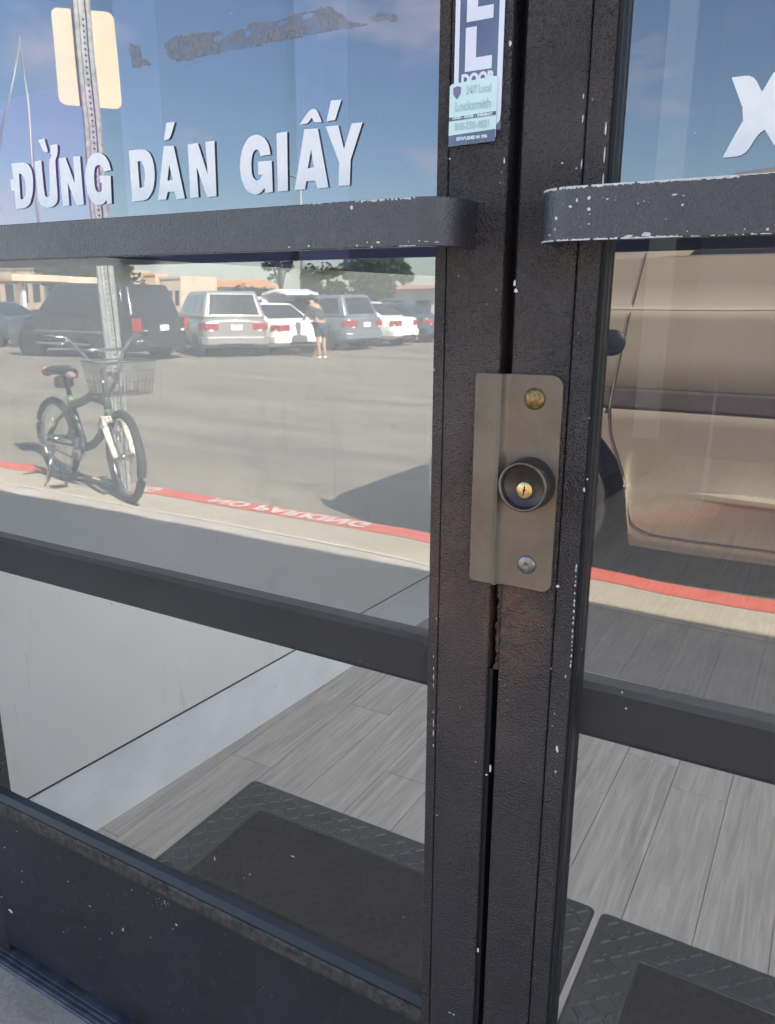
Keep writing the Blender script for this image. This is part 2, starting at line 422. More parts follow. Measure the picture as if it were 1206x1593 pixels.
def plate_metal():
    t = NT('bronze_guard_plate'); co = t.coord()
    n = t.noise(co, 22, 5, 0.6, 0.3)
    c = t.mix(t.ramp(n, [(0.35, 0.0), (0.72, 1.0)]), (0.165, 0.140, 0.108), (0.21, 0.182, 0.142))
    c = t.mix(t.math('MULTIPLY', t.ramp(t.noise(co, 40, 4, 0.6), [(0.66, 0.0), (0.76, 1.0)]), 0.5), c, (0.07, 0.055, 0.045))
    scr = t.ramp(t.noise(t.coord(scale=(1, 1, 0.12), rot=(0, 0.5, 0)), 260, 3, 0.6, 0.8), [(0.70, 0.0), (0.74, 1.0)])
    c = t.mix(t.math('MULTIPLY', scr, 0.4), c, (0.36, 0.32, 0.27))
    c = t.mix(t.math('MULTIPLY', t.ramp(t.noise(co, 13, 6, 0.7), [(0.48, 0.0), (0.7, 1.0)]), 0.45), c, (0.10, 0.078, 0.058))
    r = t.ramp(t.noise(co, 30, 5), [(0.3, 0.30), (0.7, 0.52)])
    return t.done(t.bsdf(c, r, 0.35, t.bump(t.noise(co, 500, 2), 0.06, 0.0005), 0.5))

M = {}
M['door'] = door_paint(); M['rail'] = smooth_paint(); M['ledge'] = dusty_ledge()
M['film_glass'] = glass_mat('mirror_film_glass', (0.48, 0.49, 0.50), 0.155, 0.05)
M['clear_glass'] = glass_mat('plain_glass', (0.95, 0.95, 0.96), 0.01, 0.035)
M['edge'] = clear_pass()
M['vinyl'] = vinyl(); M['residue'] = residue_mat()
M['chip'] = plain('exposed_white_undercoat', (0.60, 0.62, 0.62), 0.6, vary=0.15, scale=200)
M['gap'] = plain('black_gap', (0.006, 0.007, 0.010), 0.7)
M['gasket'] = plain('dark_green_gasket', (0.014, 0.019, 0.023), 0.4, bump=0.2, bscale=300)
M['brown_filler'] = plain('torn_brown_weatherstrip', (0.07, 0.05, 0.04), 0.8, vary=0.5, scale=90, bump=1.0, bscale=160, bdist=0.004)
M['plate'] = plate_metal()
M['collar'] = plain('dark_bronze_cylinder', (0.060, 0.048, 0.045), 0.36, 0.3, vary=0.2, scale=60)
M['rim'] = plain('worn_rim_metal', (0.20, 0.17, 0.14), 0.35, 0.7, vary=0.2)
M['brass'] = plain('polished_brass', (0.82, 0.58, 0.26), 0.28, 0.75, vary=0.12, scale=200)
M['bronze'] = plain('speckled_bronze', (0.28, 0.19, 0.085), 0.36, 0.8, vary=0.4, scale=350, bump=0.4, bscale=500)
M['steel'] = plain('dull_steel', (0.27, 0.26, 0.255), 0.34, 0.85, vary=0.2, scale=120)
M['push'] = plain('grey_push_bar_paint', (0.020, 0.022, 0.026), 0.5, vary=0.2, scale=8)
M['sticker_dark'] = plain('slate_blue_sticker', (0.12, 0.155, 0.25), 0.3, vary=0.15)
M['sticker_white'] = plain('white_sticker_ink', (0.78, 0.82, 0.90), 0.45, vary=0.03)
M['sticker_pale'] = plain('pale_mint_sticker', (0.66, 0.86, 0.85), 0.4, vary=0.03)
M['ink_faded'] = plain('sun_faded_ink', (0.46, 0.66, 0.68), 0.5, vary=0.1)
M['ink_violet'] = plain('violet_emblem_ink', (0.22, 0.20, 0.40), 0.5, vary=0.2)
M['ink_slate'] = plain('slate_ink', (0.12, 0.17, 0.21), 0.5)
M['concrete'] = concrete('sidewalk_concrete', (0.31, 0.275, 0.235), (0.44, 0.40, 0.35), 4)
M['kerb_tan'] = concrete('kerb_concrete', (0.30, 0.265, 0.20), (0.38, 0.335, 0.26), 3, bumps=0.2)
M['sunlit_edge'] = plain('pale_sunlit_edge', (0.50, 0.46, 0.38), 0.8, vary=0.15)
M['red'] = kerb_red(); M['kerb_white'] = plain('faded_white_kerb_lettering', (0.56, 0.46, 0.42), 0.8, vary=0.2, scale=60)
M['asphalt'] = asphalt(); M['wood'] = wood(); M['rubber'] = rubber(); M['carpet'] = carpet()
M['grout'] = plain('dark_plank_joint', (0.20, 0.195, 0.188), 0.9)
M['wall'] = wall_paint()
M['blue_panel'] = plain('dark_blue_interior_panel', (0.030, 0.042, 0.125), 0.6, vary=0.1, scale=3)
M['blue_light'] = plain('slate_blue_column_paint', (0.08, 0.11, 0.25), 0.6, vary=0.1)
M['purple'] = plain('purple_poster_print', (0.24, 0.12, 0.46), 0.6, vary=0.15, scale=4)
M['stucco'] = concrete('tan_stucco', (0.36, 0.30, 0.23), (0.42, 0.36, 0.28), 2, bumps=0.2)
M['soffit'] = plain('white_soffit', (0.55, 0.54, 0.52), 0.8)
M['alu'] = plain('painted_threshold_metal', (0.085, 0.10, 0.135), 0.42, 0.3, vary=0.35, scale=30, bump=0.3, bscale=120)
M['galv'] = plain('galvanised_steel', (0.36, 0.37, 0.36), 0.5, 0.4, vary=0.2, scale=30)
M['sign_back'] = plain('cream_sign_back', (0.66, 0.575, 0.43), 0.5, vary=0.06, scale=4)
M['tyre'] = plain('tyre_rubber', (0.025, 0.025, 0.026), 0.8)
M['black'] = plain('black_plastic', (0.012, 0.012, 0.013), 0.45)
M['chrome'] = plain('chrome', (0.62, 0.63, 0.64), 0.18, 1.0, vary=0.05)
M['rimsilver'] = plain('alloy_rim', (0.42, 0.43, 0.44), 0.35, 0.6)
M['tail'] = plain('red_tail_lamp', (0.30, 0.035, 0.035), 0.2, vary=0.1)
M['lamp_clear'] = plain('clear_lamp', (0.7, 0.68, 0.62), 0.2)
M['plate_white'] = plain('number_plate', (0.72, 0.74, 0.76), 0.5)
M['car_glass'] = plain('dark_car_window', (0.02, 0.024, 0.028), 0.05, vary=0.02, spec=0.8)
M['green'] = plain('lime_green_paint', (0.10, 0.22, 0.06), 0.4)
M['frame_grey'] = plain('dark_green_grey_frame', (0.045, 0.06, 0.055), 0.35)
M['fork_white'] = plain('ivory_fork_paint', (0.68, 0.64, 0.52), 0.35)
M['orange'] = plain('orange_reflector', (0.26, 0.08, 0.05), 0.4)
M['pink'] = plain('pink_rag', (0.28, 0.15, 0.14), 0.8)
M['champagne'] = car_paint('champagne_car_paint', (0.47, 0.405, 0.31), 0.25, 0.24)
M['van_strip'] = plain('taupe_flank_reflection', (0.085, 0.07, 0.062), 0.45)
M['seam'] = plain('dark_door_seam', (0.03, 0.026, 0.022), 0.7)
M['skin'] = plain('skin', (0.42, 0.25, 0.18), 0.6)
M['shirt'] = plain('dark_green_shirt', (0.045, 0.06, 0.055), 0.9)
M['shorts'] = plain('navy_shorts', (0.04, 0.06, 0.09), 0.9)
M['hair'] = plain('black_hair', (0.015, 0.012, 0.01), 0.7)
M['bark'] = plain('tree_bark', (0.10, 0.075, 0.055), 0.9)
LETTERS = [
 ('D', [(-916.2,1281.6),(-896.1,1281.4),(-885.3,1278.9),(-879.3,1271.8),(-878.8,1258.4),(-882.4,1245.1),(-889.2,1233.7),(-899.1,1229.3),(-916.9,1229.2),(-915.9,1250.4),(-922.1,1250.7),(-921.3,1263.5),(-915.7,1263.3)], [[(-904.1,1269.3),(-898.5,1268.3),(-894.0,1261.3),(-893.4,1251.5),(-896.8,1242.0),(-903.8,1239.4),(-906.3,1240.0)]]),
 ('U', [(-872.3,1280.8),(-860.5,1280.8),(-861.0,1242.8),(-858.4,1239.8),(-854.0,1239.6),(-850.5,1242.2),(-846.8,1279.8),(-842.8,1281.9),(-840.3,1285.8),(-842.9,1286.4),(-841.4,1296.0),(-829.0,1295.9),(-829.9,1286.8),(-833.9,1280.6),(-835.8,1278.0),(-837.5,1238.6),(-840.1,1232.1),(-848.5,1228.1),(-859.4,1227.9),(-869.9,1230.8),(-873.6,1236.8)], []),
 ('grave', [(-862.2,1303.4),(-850.7,1303.7),(-846.8,1289.1),(-854.4,1289.1)], []),
 ('N', [(-828.4,1280.8),(-817.4,1280.6),(-805.5,1251.7),(-804.1,1280.7),(-792.6,1280.1),(-793.4,1227.9),(-806.0,1228.0),(-817.7,1253.4),(-818.6,1228.1),(-830.0,1228.3)], []),
 ('G', [(-743.7,1261.7),(-754.8,1261.1),(-757.5,1266.7),(-762.8,1268.9),(-768.6,1267.5),(-771.8,1260.5),(-772.7,1246.0),(-769.4,1240.3),(-763.9,1239.4),(-759.8,1242.5),(-759.7,1249.7),(-763.3,1249.9),(-763.5,1257.2),(-745.0,1255.9),(-746.7,1226.6),(-754.3,1226.6),(-755.1,1231.2),(-759.9,1226.9),(-768.5,1225.9),(-778.2,1228.8),(-784.8,1237.5),(-787.3,1252.4),(-785.5,1265.1),(-778.7,1276.4),(-769.6,1281.0),(-761.1,1281.6),(-751.8,1277.8),(-745.9,1270.3)], []),
 ('D', [(-713.2,1279.4),(-690.1,1279.3),(-681.6,1274.8),(-676.8,1264.2),(-676.4,1250.4),(-680.4,1236.8),(-689.0,1228.5),(-697.1,1226.8),(-713.8,1227.0)], [[(-701.0,1267.7),(-695.3,1267.6),(-691.4,1260.1),(-691.5,1249.7),(-694.2,1241.1),(-700.9,1240.1)]]),
 ('A', [(-660.4,1279.5),(-646.1,1278.6),(-634.7,1225.8),(-647.1,1225.8),(-648.9,1233.5),(-659.0,1233.7),(-662.2,1226.3),(-674.2,1226.3)], [[(-654.4,1260.8),(-650.4,1245.2),(-658.4,1244.9)]]),
 ('acute', [(-654.5,1301.8),(-642.5,1301.4),(-650.8,1285.4),(-659.8,1285.3)], []),
 ('N', [(-626.1,1278.3),(-612.0,1278.4),(-600.7,1247.2),(-601.6,1278.8),(-589.3,1278.7),(-590.2,1225.6),(-603.1,1225.2),(-615.6,1256.1),(-615.0,1225.9),(-626.7,1225.8)], []),
 ('G', [(-517.6,1259.9),(-530.3,1259.6),(-531.7,1264.7),(-536.0,1266.2),(-540.3,1262.9),(-542.4,1254.4),(-542.1,1241.9),(-536.5,1236.6),(-531.3,1238.2),(-528.8,1242.3),(-533.8,1242.6),(-533.9,1254.5),(-516.5,1254.2),(-516.4,1225.3),(-525.2,1224.8),(-526.6,1229.7),(-532.0,1225.0),(-539.6,1223.9),(-550.7,1228.6),(-556.3,1240.4),(-557.4,1253.0),(-553.7,1267.7),(-544.6,1278.0),(-534.3,1280.0),(-524.5,1276.2),(-519.2,1268.5)], []),
 ('I', [(-509.5,1278.5),(-496.6,1278.7),(-497.6,1225.4),(-510.1,1225.2)], []),
 ('A', [(-476.0,1278.9),(-460.5,1278.2),(-449.4,1225.4),(-461.8,1225.0),(-464.7,1232.4),(-475.1,1232.6),(-476.9,1225.4),(-489.4,1225.4)], [[(-468.7,1260.7),(-466.0,1244.4),(-473.2,1243.9)]]),
 ('circumflex', [(-481.2,1283.8),(-469.3,1295.6),(-461.6,1295.3),(-455.8,1283.3),(-464.4,1283.6),(-467.3,1288.5),(-472.1,1283.4)], []),
 ('acute', [(-445.0,1300.6),(-433.7,1300.0),(-440.8,1283.6),(-450.4,1283.4)], []),
 ('Y', [(-451.4,1278.9),(-437.3,1278.7),(-431.3,1257.6),(-422.5,1278.9),(-410.7,1278.6),(-424.0,1247.8),(-425.1,1225.8),(-437.8,1225.9),(-436.8,1246.5)], []),
 ('X', [(-96.4,1277.9),(-81.8,1277.9),(-74.9,1265.9),(-68.8,1277.8),(-55.2,1277.7),(-62.4,1251.9),(-45.2,1224.7),(-59.1,1224.4),(-70.1,1240.8),(-74.2,1238.1),(-81.7,1224.2),(-96.8,1224.1),(-92.1,1234.6),(-84.1,1251.1)], []),
]
RESIDUE = [[(-653.6,1377.5),(-640.2,1380.5),(-609.2,1380.9),(-574.5,1376.4),(-569.7,1371.7),(-557.6,1375.3),(-544.3,1373.9),(-540.7,1379.1),(-499.3,1375.1),(-486.8,1378.8),(-445.0,1378.4),(-430.8,1369.1),(-425.1,1363.0),(-405.5,1357.5),(-469.1,1358.6),(-525.4,1358.6),(-589.7,1357.9),(-634.9,1357.3),(-647.5,1363.1)],[(-703.4,1384.4),(-688.2,1378.5),(-685.4,1368.1),(-667.7,1359.5),(-700.2,1360.3)],[(-404.1,1363.0),(-394.6,1365.7),(-375.7,1360.8),(-377.0,1356.8),(-402.8,1359.2)]]
CHIPS_RBAR=[(-186.6,1187.4,4.0,3.0),(-182.1,1191.5,2.2,3.7),(-173.5,1192.5,3.9,4.1),(-172.9,1184.9,3.5,3.2),(-171.9,1181.5,1.3,1.2),(-172.2,1174.8,2.2,1.5),(-178.4,1172.9,1.3,0.9),(-197.6,1180.1,3.3,3.6),(-198.4,1172.2,2.0,1.8),(-203.2,1168.5,2.3,1.2),(-160.1,1191.1,2.5,1.4),(-163.3,1192.0,0.9,0.9),(-138.3,1187.0,0.9,2.0),(-134.3,1188.2,1.2,1.1),(-131.3,1187.3,0.7,0.7),(-114.3,1191.3,5.0,1.7),(-108.3,1190.3,1.4,1.4),(-108.3,1184.5,2.5,2.5),(-192.4,1189.1,1.0,1.2),(-118.6,1175.9,1.2,0.8),(-142.8,1165.4,8.3,3.2),(-130.9,1166.0,10.3,4.0),(-53.5,1166.6,2.8,2.2),(-67.3,1167.1,1.1,1.4),(-62.4,1164.2,2.6,1.9),(-103.5,1167.1,1.1,1.1),(-154.1,1192.2,0.9,0.9),(-154.7,1190.0,0.9,0.9)]
CHIPS_LBAR=[(-349.3,1167.6,5.4,2.5),(-360.3,1167.9,1.6,1.8),(-320.5,1167.3,1.5,1.0),(-310.9,1167.6,2.6,1.2),(-304.3,1166.9,5.8,0.9),(-294.9,1166.1,5.7,0.7),(-375.5,1196.1,3.8,4.6),(-420.6,1166.6,3.4,2.1),(-441.6,1166.6,2.8,1.6),(-370.6,1165.7,2.6,2.1),(-356.0,1164.2,3.1,2.6)]
CHIPS_RAIL=[(-1064.0,207.5,4.1,4.8),(-1069.2,184.4,4.2,2.4),(-1133.9,126.1,5.6,3.4),(-1112.6,105.6,15.3,9.3),(-900.2,211.7,8.1,3.0),(-893.3,206.8,2.2,1.9),(-828.2,202.3,5.9,10.2),(-854.9,182.1,4.4,3.7),(-884.0,156.7,3.6,3.8),(-918.5,163.5,3.7,2.3),(-713.7,263.5,6.7,4.7),(-721.8,252.9,3.0,2.7),(-769.8,214.8,3.2,2.8),(-946.8,237.3,4.7,3.0),(-800.8,284.8,3.2,2.8),(-1064.1,284.1,7.1,1.9),(-1104.5,237.4,6.4,3.2),(-856.4,250.6,2.1,1.8),(-970.5,170.1,2.4,1.9),(-974.8,127.9,3.9,2.0),(-731.9,286.5,1.7,1.8),(-733.9,290.8,3.1,1.6),(-734.1,295.5,2.8,1.6),(-759.9,275.4,1.9,2.4),(-750.5,291.0,1.6,1.8),(-765.9,294.7,2.5,2.4),(-734.2,294.3,2.8,2.5),(-742.6,277.7,2.9,0.8),(-735.4,293.6,2.2,0.7),(-727.3,291.4,2.2,1.0),(-732.0,290.5,3.1,1.6),(-750.3,280.9,1.5,1.4),(-737.8,289.7,2.7,1.1),(-725.9,291.8,2.4,0.9),(-740.4,287.0,2.8,1.5),(-744.0,294.7,2.7,2.2),(-727.2,293.7,2.7,1.9),(-749.5,286.1,3.0,1.0),(-736.1,92.9,2.1,1.0),(-503.2,252.0,1.3,1.2),(-842.6,227.0,1.2,0.8),(-953.4,189.9,2.1,1.5),(-753.4,86.8,1.7,1.2),(-900.3,32.2,1.7,1.9),(-782.2,296.3,1.6,1.7),(-1082.7,141.6,1.6,1.6),(-731.5,239.3,1.8,0.7),(-1067.5,196.3,1.3,0.9),(-817.5,246.3,1.4,1.5),(-1018.5,75.2,2.3,1.4),(-1043.2,189.7,1.7,1.6),(-721.6,272.9,1.4,1.5),(-740.0,169.4,1.4,1.0),(-648.0,216.0,0.8,1.2),(-741.1,112.0,2.1,1.2),(-1043.4,52.0,1.1,1.1),(-501.9,226.3,0.7,1.0),(-629.5,187.3,1.0,0.9),(-891.3,117.8,2.1,1.3),(-775.5,241.1,1.3,1.2),(-1060.1,74.0,2.9,1.5),(-937.3,207.3,1.3,1.5),(-815.4,271.7,1.8,1.9),(-851.2,109.2,1.5,1.9),(-684.1,287.2,1.0,1.1),(-829.6,98.3,1.1,2.1),(-689.3,223.0,1.4,1.7),(-551.5,192.2,1.6,0.9),(-933.4,211.8,1.3,1.7),(-433.5,272.9,0.8,1.5),(-823.8,210.7,1.9,0.8),(-614.6,238.6,0.7,1.0),(-721.0,240.5,1.1,1.4),(-869.5,112.7,1.1,2.0),(-485.4,282.5,0.9,1.3),(-564.2,228.1,1.0,1.5),(-600.1,279.2,1.4,1.1),(-815.4,288.1,0.9,1.6),(-865.8,203.4,2.2,0.8),(-805.7,225.1,1.6,1.7),(-804.1,88.5,1.0,1.1),(-1017.9,221.8,2.4,1.8),(-934.7,233.0,1.6,1.7),(-458.6,298.7,1.2,0.8),(-920.7,220.0,2.2,0.8),(-467.1,256.9,1.6,1.0),(-633.2,255.2,1.5,1.8),(-600.2,231.5,0.7,1.5),(-943.4,120.3,1.0,1.5)]
CHIPS_STILE=[(-248.2,1135.5,2.9,8.4),(-246.7,1129.2,4.6,4.7),(-260.8,1317.3,3.3,5.5),(-274.0,1251.8,2.8,1.9),(-311.4,1237.1,2.4,2.0),(-261.8,1231.8,1.7,6.9),(-199.0,1272.7,1.5,4.1),(-198.4,1256.8,1.5,8.2),(-197.1,1224.5,1.5,10.3),(-201.0,1221.6,2.1,1.4),(-212.7,1226.2,2.6,1.9),(-314.2,1102.8,1.3,1.1),(-322.2,1059.8,1.3,2.9),(-184.9,711.2,3.7,9.5),(-184.7,687.0,2.5,4.1),(-189.6,747.1,1.8,2.0),(-256.2,443.7,3.7,8.3),(-251.2,668.6,3.4,13.1),(-255.0,660.0,4.1,2.9),(-326.9,735.2,2.2,2.2),(-314.8,816.5,2.1,2.0),(-194.4,873.2,4.1,4.3),(-190.8,1095.4,1.1,1.5),(-195.4,791.9,1.8,1.9),(-287.1,342.3,4.7,2.7),(-282.3,342.2,3.9,3.6),(-309.0,592.9,2.3,2.4),(-314.6,566.9,1.5,1.6),(-181.8,787.6,1.8,4.5),(-286.2,726.8,2.1,1.4),(-267.4,670.7,2.1,1.5),(-203.2,996.6,1.7,1.7)]
CHIPS_EDGE=[(-181.1,895.0,1.8,5.0),(-181.1,891.4,1.8,4.6),(-181.0,885.4,1.8,2.0),(-180.9,880.6,1.8,2.6),(-180.9,877.2,1.8,3.7),(-180.8,869.7,1.8,3.0),(-180.7,862.4,1.8,4.4),(-180.6,858.6,1.9,5.0),(-180.5,852.6,1.9,5.2),(-180.5,846.0,1.9,4.6),(-180.4,841.1,1.9,4.8),(-180.3,833.4,1.9,5.1),(-180.2,828.1,1.9,4.7),(-180.1,822.5,1.9,2.3),(-180.1,819.1,1.9,2.2),(-180.0,814.9,1.9,2.5),(-179.9,809.2,1.9,4.5),(-179.9,803.3,1.9,3.5),(-182.3,1248.5,1.6,13.7),(-181.8,1228.7,1.6,17.2),(-181.5,1209.9,1.6,15.1),(-179.0,964.2,2.8,5.1),(-176.9,974.1,2.2,2.8),(-179.0,1026.3,1.6,1.6),(-180.1,799.0,1.8,6.3)]
CHIPS_SEAM=[(-316.8,775.0,1.1,4.9),(-316.6,761.6,1.2,6.4),(-316.4,753.1,1.2,9.2),(-316.2,743.1,1.2,5.9),(-315.7,712.7,1.2,3.9),(-315.5,700.2,1.2,10.8),(-315.3,689.1,1.2,9.2),(-315.0,674.2,1.2,5.8)]
CHIPS_GLASS=[(-653.0,384.0,2.8,8.7),(-591.8,384.3,3.9,2.4),(-519.4,441.5,8.2,1.7),(-359.5,422.2,2.0,2.1),(-359.2,537.1,1.4,1.5),(-601.9,374.2,2.0,1.8),(-92.2,1204.1,1.4,1.4),(-49.3,1108.8,1.8,1.9),(-117.5,1242.6,1.8,1.8),(-360.2,1248.8,1.3,1.1),(-134.4,774.0,2.3,2.6),(-129.7,759.0,3.4,3.2),(-174.4,807.6,1.8,1.9),(-102.6,713.4,1.7,2.0)]

# ================================================================== THE SETTING
KERB = [(-60, -3.1), (-12, -2.86), (-5.1, -2.75), (-3.6, -2.70), (-2.4, -2.70), (-1.7, -2.68), (-0.84, -2.56), (-0.2, -2.53), (1.5, -2.53), (30, -2.53)]
def ky(x):
    for (a, ya), (b, yb) in zip(KERB, KERB[1:]):
        if x <= b:
            t = (x - a) / (b - a); return ya + (yb - ya) * t
    return KERB[-1][1]
XS = [-60, -40, -25, -16, -12, -9] + [-8 + 0.25 * k for k in range(0, 45)] + [4, 6, 10, 20, 30]
XS = sorted(set(XS))

def strip(name, x_list, fa, fb, z, mat, parent=None, za=None):
    bm = bmesh.new(); prev = None
    for x in x_list:
        p = (bm.verts.new((x, fa(x), z if za is None else za)), bm.verts.new((x, fb(x), z)))
        if prev: bm.faces.new((prev[0], p[0], p[1], prev[1]))
        prev = p
    return from_bm(name, bm, mat, parent)

# parking lot: falls away from the kerb, then runs level to the horizon
bm = bmesh.new()
ys = [-2.0, -2.8, -6, -10, -14, -20, -30, -60, -120, -600]
xs = [-900, -200, -60, -30, -15, -5, 0, 5, 15, 60, 400]
def lot_z(y): return -0.13 - 0.25 * min(1.0, max(0.0, (-y - 2.8) / 11.2))
grid = [[bm.verts.new((x, y, lot_z(y))) for x in xs] for y in ys]
for i in range(len(ys) - 1):
    for j in range(len(xs) - 1):
        bm.faces.new((grid[i][j], grid[i + 1][j], grid[i + 1][j + 1], grid[i][j + 1]))
lot = from_bm('parking_lot_ground', bm, M['asphalt']); tag(lot, 'sunlit worn grey asphalt of the parking lot seen in the door glass', kind='structure')
bm = bmesh.new()
v = [bm.verts.new(p) for p in ((-900, 600, -0.2), (400, 600, -0.2), (400, -2.0, -0.2), (-900, -2.0, -0.2))]
bm.faces.new(v); tag(from_bm('ground', bm, M['asphalt']), kind='structure')

# kerb: concrete apron, red painted top, face
kerb = thing('kerb', None, None, (0, -2.6, 0)); kerb['kind'] = 'structure'
kt = strip('kerb_apron', XS, lambda x: ky(x) + 0.415, lambda x: ky(x) + 0.15, 0.0, M['kerb_tan'])
kr = strip('red_kerb_top', XS, lambda x: ky(x) + 0.15, lambda x: ky(x) + 0.012, 0.002, M['red'])
bm = bmesh.new(); prev = None
for x in XS:
    y = ky(x)
    p = [bm.verts.new((x, y + 0.012, 0.002)), bm.verts.new((x, y + 0.002, -0.010)), bm.verts.new((x, y - 0.012, -0.16))]
    if prev:
        for a in range(2): bm.faces.new((prev[a], p[a], p[a + 1], prev[a + 1]))
    prev = p
kf = from_bm('kerb_face', bm, M['red'])
kb = strip('sunlit_edge_strip', XS, lambda x: ky(x) + 0.437, lambda x: ky(x) + 0.415, 0.003, M['sunlit_edge'])  # pale strip painted for the sunlit edge where the building's shade ends
for o in (kt, kr, kf, kb):
    o.parent = kerb; o.matrix_parent_inverse = Matrix.Translation((0, 2.6, 0))
    o['kind'] = 'structure'
def kerb_text(body, x, size):
    # readable from the parking lot, tops towards the shop
    slope = (ky(x + 0.4) - ky(x - 0.4)) / 0.8
    o = text('kerb_lettering', body, size, M['kerb_white'], Matrix.Translation((x, ky(x) + 0.078 + 2.6, 0.006)) @ Matrix.Rotation(math.atan(slope), 4, 'Z'), kerb, bold=0.006, xs=1.25, space=1.05)
    return o
kerb_text('NO PARKING', -2.53, 0.135)
kerb_text('NO PARKING', -4.02, 0.135)

# sidewalk slabs in front of the shop
walk = thing('sidewalk', None, None, (0, -1.2, 0)); walk['kind'] = 'structure'
edges = [-30, -9, -6.2, -4.6, -2.95, -1.38, 0.28, 1.9, 3.5, 5.2, 20]
for a, b in zip(edges, edges[1:]):
    bm = bmesh.new()
    n = 8
    top = [(a + 0.003 + (b - a - 0.006) * k / n) for k in range(n + 1)]
    pts = [(x, -0.0228) for x in top] + [(x, ky(x) + 0.437) for x in reversed(top)]
    add_prism(bm, pts, 'z', -0.12, 0.0)
    o = from_bm('sidewalk_slab', bm, M['concrete'], walk); o.matrix_parent_inverse = Matrix.Translation((0, 1.2, 0)); o['kind'] = 'structure'

# shopfront: stucco on both sides, header over the doors, flat canopy
fac = thing('storefront_wall', 'tan stucco shopfront wall around the glass doors', None, (0, 0, 0)); fac['kind'] = 'structure'
box('wall', -12, -1.30, 0.0, 0.078, -0.1, 3.5, M['stucco'], fac)
box('wall', 0.735, 8, 0.0, 0.16, -0.1, 3.5, M['stucco'], fac)
box('wall_header', -1.255, 0.735, 0.0, 0.16, 2.14, 3.5, M['stucco'], fac)
box('door_jamb', -1.2995, -1.198, -0.005, 0.075, 0.0, 2.138, M['door'], fac)
box('door_jamb', 0.68, 0.733, -0.005, 0.10, 0.0, 2.138, M['door'], fac)
box('door_header', -1.198, 0.68, -0.005, 0.10, 2.08, 2.138, M['door'], fac)
box('canopy', -12, 8, -0.80, -0.002, 2.78, 2.90, M['soffit'], fac)

# room behind the doors
WX = lambda y: -1.298 + 0.061 * y
M['base'] = plain('pale_blue_white_baseboard', (0.78, 0.84, 0.88), 0.5, vary=0.06, scale=8)
room = thing('shop_interior', None, None, (0, 3, 0)); room['kind'] = 'structure'
def rm(o, k='structure'):
    o.parent = room; o.matrix_parent_inverse = Matrix.Translation((0, -3, 0)); o['kind'] = k; return o
bm = bmesh.new(); add_prism(bm, [(WX(0.105), 0.105), (WX(2.75), 2.75), (WX(2.75) - 0.08, 2.75), (WX(0.105) - 0.08, 0.105)], 'z', 0.165, 1.20)
rm(from_bm('side_wall', bm, M['wall']))
bm = bmesh.new(); add_prism(bm, [(WX(2.75), 2.751), (WX(5.5), 5.5), (WX(5.5) - 0.08, 5.5), (WX(2.75) - 0.08, 2.751)], 'z', 0.165, 1.20)
rm(from_bm('rear_side_wall', bm, M['blue_panel']))
bm = bmesh.new(); add_prism(bm, [(WX(0.105) - 0.006, 0.105), (WX(5.5) - 0.006, 5.5), (WX(5.5) - 0.1, 5.5), (WX(0.105) - 0.1, 0.105)], 'z', 1.202, 3.3)
rm(from_bm('upper_side_wall', bm, M['blue_panel']))
bm = bmesh.new(); add_prism(bm, [(WX(0.105) + 0.0015, 0.105), (WX(2.75) + 0.0015, 2.75), (WX(2.75) - 0.02, 2.75), (WX(0.105) - 0.02, 0.105)], 'z', 0.0, 0.1615)
rm(from_bm('baseboard', bm, M['base'], bevel=0.0))
bm = bmesh.new(); add_prism(bm, [(WX(0.11) - 0.009, 0.11), (WX(5.5) - 0.009, 5.49), (WX(5.5) - 0.09, 5.49), (WX(0.11) - 0.09, 0.11)], 'z', 0.02, 3.29)
rm(from_bm('wall_joint_backing', bm, M['gap']))
bm = bmesh.new(); add_prism(bm, [(WX(0.106) + 0.0022, 0.1055), (WX(2.74) + 0.0022, 2.74), (WX(2.74) - 0.02, 2.74), (WX(0.106) - 0.02, 0.1055)], 'z', 0.1617, 0.1648)  # thin dark strip painted for the shadow gap above the baseboard
rm(from_bm('joint_shadow_line', bm, M['gap']))
bm = bmesh.new(); add_prism(bm, [(WX(0.1) + 0.010, 0.084), (WX(0.1) + 0.010, 0.104), (WX(0.1) - 0.1, 0.104), (WX(0.1) - 0.1, 0.084)], 'z', 0.0, 1.21)
rm(from_bm('corner_trim', bm, M['soffit']))
bm = bmesh.new(); add_box(bm, WX(5.5) - 0.2, 3.6, 5.5, 5.6, 0, 3.3); rm(from_bm('back_wall', bm, M['blue_panel']))
bm = bmesh.new(); add_box(bm, 3.5, 3.6, 0.16, 5.5, 0, 3.3); rm(from_bm('right_wall', bm, M['blue_light']))
# ceiling with a translucent panel added near the entrance to brighten the room
for nm, a in (('ceiling', (-1.4, 3.6, 2.1, 5.6)), ('ceiling', (-1.4, 3.6, 0.16, 0.3)), ('ceiling', (3.0, 3.6, 0.3, 2.1))):
    bm = bmesh.new(); add_box(bm, a[0], a[1], a[2], a[3], 3.3, 3.4); rm(from_bm(nm, bm, M['soffit']))
t = NT('milky_added_daylight'); tl = t.n('BsdfTranslucent', Color=(0.92, 0.94, 0.96, 1)); t.done(tl.outputs[0]); M['added_daylight'] = t.m
bm = bmesh.new(); v = [bm.verts.new(p) for p in ((-1.4, 0.3, 3.34), (3.0, 0.3, 3.34), (3.0, 2.1, 3.34), (-1.4, 2.1, 3.34))]; bm.faces.new(v)
rm(from_bm('added_daylight_panel', bm, M['added_daylight']))
box('sub_floor', -1.45, 3.6, 0.03, 5.6, -0.06, -0.012, M['grout'])['kind'] = 'structure'

